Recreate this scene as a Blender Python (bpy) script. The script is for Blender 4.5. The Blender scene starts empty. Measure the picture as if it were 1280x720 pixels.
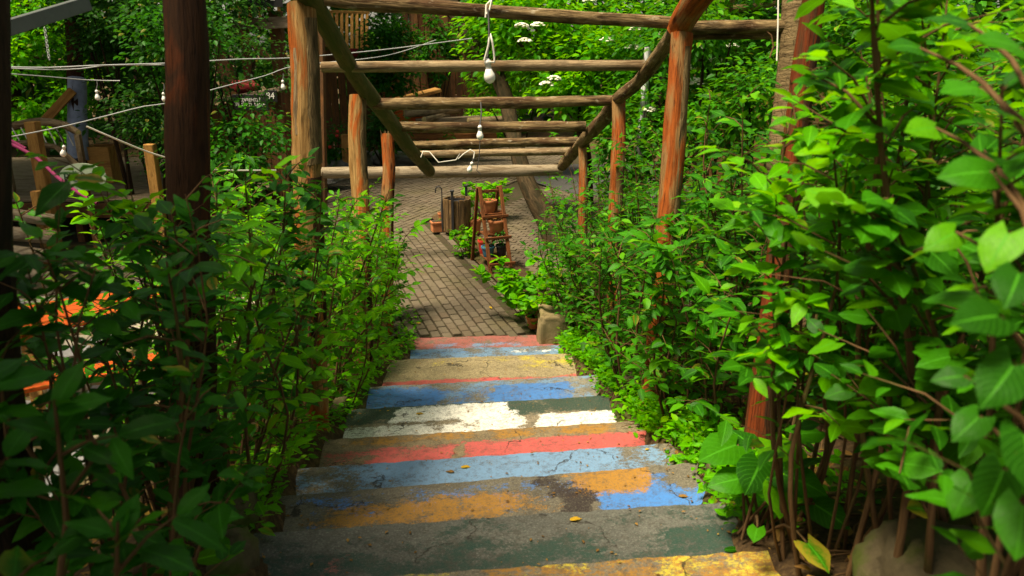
import bpy, bmesh, math, random
import numpy as np
from mathutils import Vector, Matrix, noise

R = math.radians
scene = bpy.context.scene
COL = scene.collection

# ------------------------------------------------------------------ camera, sky, sun, exposure
PITCH, FPX, EYE = R(17.7), 960.0, 2.65
cam_d = bpy.data.cameras.new('camera')
cam = bpy.data.objects.new('camera', cam_d)
COL.objects.link(cam)
cam.location = (0, 0, EYE)
cam.rotation_euler = (R(90) - PITCH, 0, 0)
cam_d.lens, cam_d.sensor_width = 27.0, 36.0
cam_d.clip_start, cam_d.clip_end = 0.05, 600
cam_d.dof.use_dof = True
cam_d.dof.focus_distance = 5.6
cam_d.dof.aperture_fstop = 4.0
scene.camera = cam

SUN_EL, SUN_ROT = R(67), R(240)
world = bpy.data.worlds.new('World')
scene.world = world
world.use_nodes = True
wn = world.node_tree
sky = wn.nodes.new('ShaderNodeTexSky')
sky.sky_type = 'NISHITA'
sky.sun_disc = False
sky.sun_elevation, sky.sun_rotation = SUN_EL, SUN_ROT
sky.air_density, sky.dust_density, sky.ozone_density = 1.0, 2.5, 0.6
haze_ = wn.nodes.new('ShaderNodeHueSaturation')      # a hazy, whitish sky
haze_.inputs['Saturation'].default_value = 0.5
wn.links.new(sky.outputs[0], haze_.inputs['Color'])
wn.links.new(haze_.outputs[0], wn.nodes['Background'].inputs[0])
wn.nodes['Background'].inputs[1].default_value = 0.074
sun_d = bpy.data.lights.new('sun', 'SUN')
sun_d.energy, sun_d.angle, sun_d.color = 4.1, R(20), (1.0, 0.93, 0.80)
sun = bpy.data.objects.new('sun', sun_d)
COL.objects.link(sun)
sv = Vector((math.sin(SUN_ROT) * math.cos(SUN_EL), math.cos(SUN_ROT) * math.cos(SUN_EL), math.sin(SUN_EL)))
sun.rotation_euler = (-sv).to_track_quat('-Z', 'Y').to_euler()
sun.location = sv * 30
scene.view_settings.view_transform = 'Standard'
scene.view_settings.look = 'None'
scene.view_settings.exposure = 1.17
scene.view_settings.use_white_balance = True
scene.view_settings.white_balance_temperature = 7800
scene.view_settings.white_balance_tint = 10
scene.view_settings.gamma = 1.0
try:
    scene.cycles.use_denoising = True
    scene.cycles.max_bounces = 7
    scene.cycles.diffuse_bounces = 3
    scene.cycles.transmission_bounces = 4
    scene.cycles.glossy_bounces = 2
    scene.cycles.sample_clamp_indirect = 6
except Exception:
    pass

CP, SP = math.cos(PITCH), math.sin(PITCH)


def at(px, py, z):
    """A place in the world seen at pixel (px, py) of the photo, z metres in front of the lens."""
    x, u = (px - 640) / FPX * z, (360 - py) / FPX * z
    return Vector((x, z * CP + u * SP, EYE - z * SP + u * CP))


def on(px, py, h=0.0):
    """The same on the level plane at height h."""
    v = (py - 360) / FPX
    return at(px, py, (EYE - h) / (SP + v * CP))


rng = random.Random(7)
U = rng.uniform


# ------------------------------------------------------------------ material helpers
class NT:
    def __init__(self, name):
        self.m = bpy.data.materials.new(name)
        self.m.use_nodes = True
        self.t = self.m.node_tree
        self.b = self.t.nodes['Principled BSDF']
        self.out = self.t.nodes['Material Output']

    def n(self, kind, **kw):
        d = self.t.nodes.new('ShaderNode' + kind)
        for k, v in kw.items():
            setattr(d, k, v)
        return d

    def put(self, sock, v):
        if hasattr(v, 'is_output') or isinstance(v, bpy.types.NodeSocket):
            self.t.links.new(v, sock)
        elif isinstance(v, (tuple, list)) and len(v) == 3 and sock.type == 'RGBA':
            sock.default_value = (*v, 1)
        else:
            sock.default_value = v

    def math(self, op, a, b=0.0, c=None, clamp=False):
        d = self.n('Math', operation=op, use_clamp=clamp)
        self.put(d.inputs[0], a)
        self.put(d.inputs[1], b)
        if c is not None:
            self.put(d.inputs[2], c)
        return d.outputs[0]

    def noise(self, vec, scale, detail=4, rough=0.55, dist=0.0):
        d = self.n('TexNoise')
        self.put(d.inputs['Vector'], vec)
        d.inputs['Scale'].default_value = scale
        d.inputs['Detail'].default_value = detail
        d.inputs['Roughness'].default_value = rough
        d.inputs['Distortion'].default_value = dist
        return d.outputs[0]

    def mix(self, f, a, b):
        d = self.n('MixRGB')
        self.put(d.inputs[0], f)
        self.put(d.inputs[1], a)
        self.put(d.inputs[2], b)
        return d.outputs[0]

    def ramp(self, f, stops):
        d = self.n('ValToRGB')
        self.put(d.inputs[0], f)
        e = d.color_ramp.elements
        while len(e) < len(stops):
            e.new(0.5)
        for q, (p, c) in zip(e, stops):
            q.position, q.color = p, (*c, 1)
        return d.outputs[0]

    def step(self, x, lo, hi):
        d = self.n('MapRange')
        d.clamp = True
        self.put(d.inputs[0], x)
        d.inputs[1].default_value, d.inputs[2].default_value = lo, hi
        return d.outputs[0]

    def sep(self, v):
        d = self.n('SeparateXYZ')
        self.put(d.inputs[0], v)
        return d.outputs

    def comb(self, x, y, z):
        d = self.n('CombineXYZ')
        for i, v in enumerate((x, y, z)):
            self.put(d.inputs[i], v)
        return d.outputs[0]

    def bump(self, h, strength=0.4, dist=0.01):
        d = self.n('Bump')
        d.inputs['Strength'].default_value = strength
        d.inputs['Distance'].default_value = dist
        self.put(d.inputs['Height'], h)
        self.t.links.new(d.outputs[0], self.b.inputs['Normal'])

    def col(self, c):
        self.put(self.b.inputs['Base Color'], c)

    def rough(self, r, spec=0.35):
        self.put(self.b.inputs['Roughness'], r)
        self.b.inputs['Specular IOR Level'].default_value = spec


def mat_wood(name, a, b, c, patch=0.5, rough=0.75, su=26, sv=2.8, bump=0.6, crack=0.5, fleck=0.0):
    """Wood with grain along the second UV axis: colour a to b in streaks, patches of c."""
    k = NT(name)
    uv = k.n('TexCoord').outputs['UV']
    s = k.sep(uv)
    rnd = k.math('MULTIPLY', k.n('ObjectInfo').outputs['Random'], 37.0)
    fine = k.noise(k.comb(k.math('MULTIPLY', s[0], su * 2.2), k.math('MULTIPLY', s[1], sv * 2.0), rnd), 1.0, 6, 0.65, 0.6)
    big = k.noise(k.comb(k.math('MULTIPLY', s[0], su * 0.42), k.math('MULTIPLY', s[1], sv * 0.8), k.math('ADD', rnd, 9.0)), 1.0, 4, 0.55, 0.8)
    grit = k.noise(k.comb(k.math('MULTIPLY', s[0], 90.0), k.math('MULTIPLY', s[1], 30.0), rnd), 1.0, 3, 0.6)
    base = k.mix(k.step(fine, 0.36, 0.66), a, b)
    base = k.mix(k.step(big, patch - 0.05, patch + 0.07), base, c)
    dark = k.step(fine, 0.36, 0.29)
    base = k.mix(k.math('MULTIPLY', dark, crack), base, tuple(x * 0.25 for x in a))
    base = k.mix(k.math('MULTIPLY', k.step(grit, 0.56, 0.74), 0.45), base, tuple(x * 0.45 for x in b))
    vo = k.n('TexVoronoi')
    k.put(vo.inputs['Vector'], k.comb(k.math('MULTIPLY', s[0], 9.0), k.math('MULTIPLY', s[1], 3.4), rnd))
    vo.inputs['Scale'].default_value = 1.0
    knot = k.step(vo.outputs['Distance'], 0.17, 0.06)
    base = k.mix(k.math('MULTIPLY', knot, 0.85 * crack), base, tuple(x * 0.22 for x in b))
    line = k.noise(k.comb(k.math('MULTIPLY', s[0], su * 3.0), k.math('MULTIPLY', s[1], sv * 0.55), k.math('ADD', rnd, 3.0)), 1.0, 2, 0.5, 0.3)
    fis = k.math('MULTIPLY', k.step(k.math('ABSOLUTE', k.math('SUBTRACT', line, 0.5)), 0.016, 0.004), crack)
    base = k.mix(k.math('MULTIPLY', fis, 0.85), base, tuple(x * 0.12 for x in a))
    if fleck:
        fl = k.noise(k.comb(k.math('MULTIPLY', s[0], 30.0), k.math('MULTIPLY', s[1], 14.0), k.math('ADD', rnd, 21.0)), 1.0, 4, 0.6)
        base = k.mix(k.math('MULTIPLY', k.step(fl, 0.60, 0.70), fleck), base, (0.46, 0.40, 0.28))
        dk = k.noise(k.comb(k.math('MULTIPLY', s[0], 9.0), k.math('MULTIPLY', s[1], 5.0), k.math('ADD', rnd, 31.0)), 1.0, 4, 0.6)
        base = k.mix(k.math('MULTIPLY', k.step(dk, 0.52, 0.64), 0.7), base, tuple(x * 0.3 for x in a))
    fine = k.math('SUBTRACT', fine, k.math('MULTIPLY', k.math('ADD', fis, knot), 0.5))
    k.col(base)
    k.rough(rough, 0.1)
    k.bump(k.math('ADD', fine, k.math('MULTIPLY', big, 0.9)), bump, 0.012)
    return k.m


def mat_leaf(name, dark, light, young, trans=0.35, gloss=0.42, vein=0.8):
    k = NT(name)
    rnd = k.math('FRACT', k.math('ADD', k.n('ObjectInfo').outputs['Random'], k.n('NewGeometry').outputs['Random Per Island']))
    s = k.sep(k.n('TexCoord').outputs['UV'])
    c = k.ramp(rnd, [(0.0, tuple(x * 0.75 for x in dark)), (0.35, dark), (0.65, light), (0.85, light), (1.0, young)])
    au = k.math('ABSOLUTE', k.math('SUBTRACT', s[0], 0.5))
    rib = k.step(au, 0.045, 0.012)
    w = k.math('SINE', k.math('MULTIPLY', k.math('SUBTRACT', s[1], k.math('MULTIPLY', au, 0.7)), 52.0))
    side = k.math('MULTIPLY', k.step(w, 0.86, 0.98), 0.45)
    v = k.math('MULTIPLY', k.math('MAXIMUM', rib, side), vein)
    mott = k.noise(k.n('TexCoord').outputs['UV'], 7.0, 3)
    c = k.mix(k.math('MULTIPLY', k.step(mott, 0.45, 0.75), 0.35), c, tuple(x * 0.55 for x in dark))
    sp = k.noise(k.comb(s[0], s[1], k.math('MULTIPLY', rnd, 23.0)), 6.5, 5, 0.7)
    c = k.mix(k.math('MULTIPLY', k.step(sp, 0.66, 0.72), 0.75), c, (0.10, 0.055, 0.015))
    old = k.math('MULTIPLY', k.step(k.math('FRACT', k.math('MULTIPLY', rnd, 57.0)), 0.955, 0.975), k.step(k.math('ADD', au, k.math('MULTIPLY', k.math('SUBTRACT', sp, 0.5), 0.8)), 0.05, 0.4))
    c = k.mix(k.math('MULTIPLY', old, 0.8), c, (0.30, 0.20, 0.025))
    c = k.mix(v, c, tuple(min(1, x * 1.7 + 0.01) for x in light))
    k.col(c)
    k.rough(gloss, 0.10)
    k.bump(k.math('SUBTRACT', mott, k.math('MULTIPLY', v, 0.8)), 0.25, 0.003)
    tr = k.n('BsdfTranslucent')
    tc = k.mix(0.6, c, tuple(min(1, x * 1.9) for x in young))
    k.t.links.new(tc, tr.inputs[0])
    mx = k.n('MixShader')
    mx.inputs[0].default_value = trans
    k.t.links.new(k.b.outputs[0], mx.inputs[1])
    k.t.links.new(tr.outputs[0], mx.inputs[2])
    k.t.links.new(mx.outputs[0], k.out.inputs[0])
    return k.m


def mat_plain(name, c, rough=0.6, var=0.25, scale=12, bump=0.15, spec=0.35, metal=0.0):
    k = NT(name)
    o = k.n('TexCoord').outputs['Object']
    n = k.noise(o, scale, 6, 0.65)
    k.col(k.mix(k.step(n, 0.3, 0.7), tuple(x * (1 - var) for x in c), tuple(min(1, x * (1 + var)) for x in c)))
    k.rough(rough, spec)
    k.b.inputs['Metallic'].default_value = metal
    k.bump(n, bump, 0.006)
    return k.m


def mat_stone(name, a, b, moss=None, scale=6, mossy=0.56):
    k = NT(name)
    o = k.n('TexCoord').outputs['Object']
    rv = k.n('ObjectInfo').outputs['Random']
    n = k.noise(o, scale, 8, 0.68)
    f = k.noise(o, scale * 9, 4, 0.7)
    c = k.mix(k.step(n, 0.32, 0.68), a, b)
    c = k.mix(k.math('MULTIPLY', k.step(f, 0.5, 0.75), 0.5), c, tuple(x * 0.5 for x in a))
    c = k.mix(k.math('MULTIPLY', rv, 0.3), c, tuple(x * 0.6 for x in b))
    if moss:
        c = k.mix(k.step(k.noise(o, scale * 0.6, 5, 0.6), mossy - 0.05, mossy + 0.08), c, moss)
    k.col(c)
    k.rough(0.85, 0.25)
    k.bump(k.math('ADD', n, k.math('MULTIPLY', f, 0.4)), 0.5, 0.02)
    return k.m


CONC = (0.155, 0.137, 0.10)


def mat_step(name, layers, seed, base=CONC, grey=0.5):
    """Worn concrete tread; layers of chipped paint in (u across, v back from the nosing) metres."""
    k = NT(name)
    s = k.sep(k.n('TexCoord').outputs['UV'])
    u, v = s[0], s[1]
    p = k.comb(u, v, float(seed) * 3.7)
    n0 = k.noise(p, 5.0, 6, 0.62)
    n1 = k.noise(p, 48.0, 6, 0.8)
    n2 = k.noise(p, 120.0, 3, 0.7)
    c = k.mix(k.step(n0, 0.32, 0.68), tuple(x * 0.62 for x in base), tuple(x * 1.15 for x in base))
    c = k.mix(k.math('MULTIPLY', k.step(n1, 0.48, 0.66), 0.6), c, tuple(x * 0.4 for x in base))
    c = k.mix(k.math('MULTIPLY', k.step(n2, 0.56, 0.64), 0.6), c, tuple(min(1, x * 2.0) for x in base))
    c = k.mix(k.math('MULTIPLY', k.step(n2, 0.44, 0.36), 0.7), c, tuple(x * 0.35 for x in base))
    vc = k.n('TexVoronoi', feature='DISTANCE_TO_EDGE')
    wv_ = k.n('MixRGB', blend_type='ADD')
    wv_.inputs[0].default_value = 1.0
    k.put(wv_.inputs[1], p)
    nz_ = k.n('TexNoise')
    k.put(nz_.inputs['Vector'], p)
    nz_.inputs['Scale'].default_value = 6.0
    nz_.inputs['Detail'].default_value = 5
    k.put(wv_.inputs[2], k.comb(k.math('MULTIPLY', nz_.outputs[0], 0.35), k.math('MULTIPLY', n0, 0.35), 0.0))
    k.put(vc.inputs['Vector'], wv_.outputs[0])
    vc.inputs['Scale'].default_value = 0.75
    crack = k.math('MULTIPLY', k.step(vc.outputs['Distance'], 0.0042, 0.0015), k.step(n0, 0.47, 0.53))
    wob = k.math('MULTIPLY', k.math('SUBTRACT', k.noise(p, 13.0, 8, 0.8), 0.5), 0.15)
    total = None
    for i, (pc, u0, u1, v0, v1, wear) in enumerate(layers):
        q = k.comb(u, k.math('MULTIPLY', v, 1.3), float(seed) * 1.3 + i * 7.1)
        e = k.math('MINIMUM', k.math('SUBTRACT', u, u0), k.math('SUBTRACT', u1, u))
        e = k.math('ADD', e, k.math('MULTIPLY', k.math('SUBTRACT', k.noise(q, 5.0, 5, 0.7), 0.5), 0.28))
        f = k.math('MINIMUM', k.math('SUBTRACT', v, v0), k.math('SUBTRACT', v1, v))
        bx = k.step(k.math('ADD', k.math('MINIMUM', e, f), wob), -0.004, 0.006)
        fade = k.math('MULTIPLY', k.step(k.math('MINIMUM', e, f), -0.01, 0.06), 0.085)
        wn_ = k.math('ADD', k.math('ADD', k.math('MULTIPLY', k.noise(q, 6.0, 4, 0.65), 0.40), k.math('MULTIPLY', k.noise(q, 50.0, 8, 0.9), 0.60)), fade)
        m = k.math('MULTIPLY', bx, k.step(wn_, wear + 0.050, wear + 0.070))
        m = k.math('MULTIPLY', m, k.math('SUBTRACT', 1.0, k.math('MULTIPLY', k.step(k.noise(q, 120.0, 3, 0.7), 0.46, 0.36), 0.85)))
        pcv = k.mix(k.math('MULTIPLY', k.step(n1, 0.42, 0.7), 0.45), pc, tuple(x * 0.5 + y_ * 0.3 for x, y_ in zip(pc, CONC)))
        c = k.mix(m, c, pcv)
        total = m if total is None else k.math('MAXIMUM', total, m)
    # ground-in dirt: grey speckle over paint and concrete alike
    grime = k.noise(p, 24.0, 8, 0.78)
    c = k.mix(k.math('MULTIPLY', k.step(grime, 0.50, 0.64), 0.55), c, (0.062, 0.055, 0.042))
    c = k.mix(k.math('MULTIPLY', crack, 0.85), c, (0.022, 0.018, 0.013))
    k.col(c)
    k.rough(0.8 if total is None else k.math('SUBTRACT', 0.86, k.math('MULTIPLY', total, 0.22)), 0.3)
    h = k.math('ADD', k.math('MULTIPLY', n0, 1.2), k.math('MULTIPLY', n1, 0.5))
    if total is not None:
        h = k.math('ADD', h, k.math('MULTIPLY', total, 0.25))
    k.bump(h, 0.45, 0.012)
    return k.m


M = {}
M['red_log'] = mat_wood('stripped red log', (0.33, 0.082, 0.015), (0.16, 0.040, 0.010), (0.23, 0.13, 0.05), 0.53, crack=0.9)
M['brown_log'] = mat_wood('weathered brown log', (0.19, 0.095, 0.028), (0.34, 0.21, 0.08), (0.29, 0.07, 0.012), 0.56, crack=0.8)
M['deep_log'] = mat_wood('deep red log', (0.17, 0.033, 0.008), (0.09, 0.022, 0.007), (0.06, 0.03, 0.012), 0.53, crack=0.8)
M['dark_log'] = mat_wood('dark brown log', (0.045, 0.019, 0.008), (0.025, 0.012, 0.006), (0.085, 0.024, 0.008), 0.60, crack=0.8)  # base darkened to follow the shade on the near left post
M['bark'] = mat_wood('grey brown bark', (0.10, 0.065, 0.028), (0.21, 0.15, 0.07), (0.07, 0.05, 0.02), 0.52, su=20, sv=4, bump=1.0, crack=0.8)
M['grey_log'] = mat_wood('sun bleached log', (0.34, 0.255, 0.145), (0.22, 0.155, 0.085), (0.14, 0.09, 0.045), 0.55, crack=0.8, fleck=0.35)
M['bark_log'] = mat_wood('log with bark', (0.12, 0.078, 0.034), (0.29, 0.205, 0.10), (0.085, 0.045, 0.02), 0.54, bump=1.0, crack=0.8, fleck=0.6)
M['pale_log'] = mat_wood('pale peeled log', (0.30, 0.245, 0.165), (0.22, 0.175, 0.115), (0.15, 0.11, 0.065), 0.56, bump=0.5, crack=0.7)
M['moss_log'] = mat_wood('mossy log', (0.085, 0.075, 0.025), (0.12, 0.10, 0.035), (0.06, 0.07, 0.018), 0.5)
M['trunk'] = mat_wood('tree bark', (0.11, 0.07, 0.035), (0.20, 0.13, 0.065), (0.07, 0.05, 0.025), 0.5, su=18, sv=5, bump=0.9)
M['trunk_lean'] = mat_wood('dark brown bark', (0.040, 0.027, 0.013), (0.08, 0.055, 0.027), (0.03, 0.024, 0.011), 0.5, su=18, sv=5, bump=1.0)
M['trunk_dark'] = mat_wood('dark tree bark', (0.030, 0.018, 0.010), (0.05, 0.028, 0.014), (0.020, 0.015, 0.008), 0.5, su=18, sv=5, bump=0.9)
M['trunk_pale'] = mat_wood('light brown bark', (0.26, 0.17, 0.075), (0.36, 0.25, 0.12), (0.18, 0.11, 0.05), 0.54, su=18, sv=4, bump=0.8)
M['trunk_tan'] = mat_wood('fibrous tan bark', (0.22, 0.155, 0.075), (0.14, 0.10, 0.048), (0.09, 0.06, 0.028), 0.55, su=6, sv=30, bump=1.0)
M['stem'] = mat_wood('shrub stem', (0.10, 0.055, 0.025), (0.16, 0.09, 0.04), (0.08, 0.07, 0.02), 0.6)
M['end'] = mat_plain('end grain', (0.55, 0.43, 0.19), 0.8, 0.3, 30)
M['plank'] = mat_wood('dark planks', (0.13, 0.065, 0.028), (0.085, 0.042, 0.02), (0.16, 0.07, 0.025), 0.54)
M['plank_red'] = mat_wood('red brown planks', (0.24, 0.095, 0.03), (0.17, 0.065, 0.022), (0.12, 0.05, 0.02), 0.56)
M['plank_dred'] = mat_wood('dark red brown planks', (0.13, 0.055, 0.02), (0.075, 0.034, 0.014), (0.055, 0.03, 0.014), 0.52)
M['plank_brown'] = mat_wood('brown planks', (0.22, 0.125, 0.045), (0.15, 0.085, 0.03), (0.10, 0.06, 0.02), 0.55)
M['plank_gold'] = mat_wood('golden planks', (0.46, 0.25, 0.075), (0.36, 0.18, 0.05), (0.28, 0.13, 0.04), 0.56)
M['plank_grey'] = mat_wood('grey deck planks', (0.24, 0.19, 0.13), (0.17, 0.13, 0.085), (0.12, 0.085, 0.05), 0.55)
M['orange_plank'] = mat_wood('orange stained planks', (0.62, 0.115, 0.022), (0.50, 0.085, 0.018), (0.40, 0.07, 0.015), 0.6)
M['shelf'] = mat_wood('red brown shelf wood', (0.19, 0.068, 0.024), (0.13, 0.043, 0.016), (0.085, 0.035, 0.014), 0.57)
M['slat'] = mat_wood('weathered slats', (0.20, 0.125, 0.055), (0.13, 0.075, 0.035), (0.09, 0.06, 0.03), 0.55)
M['terracotta'] = mat_plain('terracotta', (0.46, 0.165, 0.065), 0.8, 0.2, 14)
M['soil'] = mat_plain('potting soil', (0.05, 0.032, 0.018), 0.95, 0.4, 60, 0.6)
M['black'] = mat_plain('black metal', (0.02, 0.02, 0.022), 0.5, 0.2, 20, 0.05)
M['blue_pot'] = mat_plain('blue plastic', (0.035, 0.15, 0.24), 0.45, 0.15)
M['red_pot'] = mat_plain('red plastic', (0.50, 0.035, 0.025), 0.4, 0.15)
M['red_cloth'] = mat_plain('red cloth', (0.16, 0.008, 0.010), 0.85, 0.2)
M['bulb'] = mat_plain('white bulb', (0.80, 0.80, 0.74), 0.25, 0.05, 8, 0.0, 0.5)
M['cord'] = mat_plain('pale cord', (0.62, 0.60, 0.52), 0.6, 0.1)
M['cord_dark'] = mat_plain('dark cord', (0.03, 0.03, 0.028), 0.6, 0.1)
M['cable'] = mat_plain('grey cable', (0.40, 0.42, 0.42), 0.45, 0.1)
M['rope'] = mat_plain('magenta rope', (0.22, 0.018, 0.085), 0.8, 0.2, 60)
M['metal'] = mat_plain('grey painted steel', (0.085, 0.10, 0.095), 0.5, 0.15, 8, 0.05)
M['wrap'] = mat_plain('blue grey plastic wrap', (0.20, 0.25, 0.36), 0.45, 0.3, 9, 0.5)
M['sign_black'] = mat_plain('black sign', (0.012, 0.012, 0.012), 0.5, 0.1)
M['sign_pale'] = mat_plain('pale green sign', (0.42, 0.52, 0.36), 0.6, 0.1)
M['white'] = mat_plain('white paint', (0.72, 0.72, 0.68), 0.6, 0.08)
M['ink'] = mat_plain('dark green paint', (0.01, 0.05, 0.03), 0.6, 0.1)
M['petal'] = mat_plain('white petals', (0.82, 0.82, 0.66), 0.7, 0.08)
M['red_petal'] = mat_plain('red petals', (0.5, 0.03, 0.02), 0.7, 0.2)
M['asphalt'] = mat_plain('asphalt', (0.045, 0.045, 0.042), 0.9, 0.3, 40, 0.3)
M['rock'] = mat_stone('mossy rock', (0.055, 0.042, 0.022), (0.12, 0.095, 0.05), (0.05, 0.065, 0.010), 7, 0.50)
M['boulder'] = mat_stone('grey boulder', (0.09, 0.09, 0.085), (0.20, 0.195, 0.18), (0.05, 0.06, 0.02), 4, 0.55)
M['block'] = mat_stone('weathered block', (0.19, 0.145, 0.07), (0.31, 0.24, 0.125), (0.11, 0.11, 0.02), 9, 0.56)
M['flag'] = mat_stone('flagstone', (0.34, 0.29, 0.19), (0.46, 0.42, 0.32), None, 5)
M['flag_grey'] = mat_stone('grey flagstone', (0.28, 0.28, 0.28), (0.40, 0.40, 0.39), None, 5)
M['mortar'] = mat_stone('sandy joint', (0.19, 0.145, 0.07), (0.26, 0.20, 0.10), None, 9)

# bricks: each its own tone, with moss and grime in patches
k = NT('paving brick')
o_ = k.n('NewGeometry').outputs['Position']
rv = k.math('FRACT', k.math('ADD', k.n('ObjectInfo').outputs['Random'], k.n('NewGeometry').outputs['Random Per Island']))
c_ = k.ramp(rv, [(0, (0.088, 0.070, 0.047)), (0.35, (0.108, 0.087, 0.059)), (0.7, (0.125, 0.10, 0.069)), (1, (0.098, 0.072, 0.047))])
n_ = k.noise(o_, 1.1, 5, 0.6)
g_ = k.noise(o_, 55, 4, 0.7)
c_ = k.mix(k.math('MULTIPLY', k.step(n_, 0.45, 0.7), 0.55), c_, (0.085, 0.075, 0.03))
c_ = k.mix(k.math('MULTIPLY', k.step(g_, 0.5, 0.7), 0.4), c_, (0.07, 0.05, 0.03))
k.col(c_)
k.rough(0.82, 0.25)
k.bump(g_, 0.3, 0.006)
M['brick'] = k.m
M['brick_bed'] = mat_stone('mossy joint soil', (0.035, 0.028, 0.014), (0.055, 0.042, 0.02), (0.03, 0.04, 0.008), 9)

# the ground: brown litter-strewn soil with mossy patches
k = NT('woodland soil')
o_ = k.n('NewGeometry').outputs['Position']
n_ = k.noise(o_, 1.3, 7, 0.65)
g_ = k.noise(o_, 26, 6, 0.75)
c_ = k.ramp(g_, [(0.30, (0.022, 0.014, 0.008)), (0.5, (0.075, 0.045, 0.022)), (0.62, (0.13, 0.08, 0.035)), (0.75, (0.20, 0.13, 0.055))])
c_ = k.mix(k.math('MULTIPLY', k.step(n_, 0.50, 0.62), 0.7), c_, (0.055, 0.075, 0.012))
k.col(c_)
k.rough(0.95, 0.15)
k.bump(k.math('ADD', n_, g_), 0.8, 0.03)
M['ground'] = k.m

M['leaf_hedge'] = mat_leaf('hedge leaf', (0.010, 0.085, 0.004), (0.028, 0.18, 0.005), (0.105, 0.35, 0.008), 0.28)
M['leaf_deep'] = mat_leaf('deep green leaf', (0.007, 0.062, 0.004), (0.014, 0.115, 0.005), (0.040, 0.20, 0.007), 0.30, 0.44)  # greens darkened to follow the shade over the near left shrubs
M['leaf_bright'] = mat_leaf('fresh green leaf', (0.034, 0.20, 0.004), (0.075, 0.34, 0.006), (0.19, 0.46, 0.009), 0.42)
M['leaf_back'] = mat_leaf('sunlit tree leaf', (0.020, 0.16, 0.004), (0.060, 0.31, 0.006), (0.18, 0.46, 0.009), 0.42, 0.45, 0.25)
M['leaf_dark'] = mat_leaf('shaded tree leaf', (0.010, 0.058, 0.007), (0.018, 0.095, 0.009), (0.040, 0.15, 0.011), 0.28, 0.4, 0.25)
M['leaf_dry'] = mat_leaf('dry leaf', (0.11, 0.055, 0.016), (0.24, 0.13, 0.035), (0.42, 0.26, 0.05), 0.15, 0.7)
M['leaf_yellow'] = mat_leaf('yellow leaf', (0.40, 0.25, 0.02), (0.55, 0.33, 0.03), (0.60, 0.40, 0.05), 0.25, 0.5)
M['moss'] = mat_plain('moss', (0.055, 0.085, 0.012), 0.95, 0.4, 40, 0.8)


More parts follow.
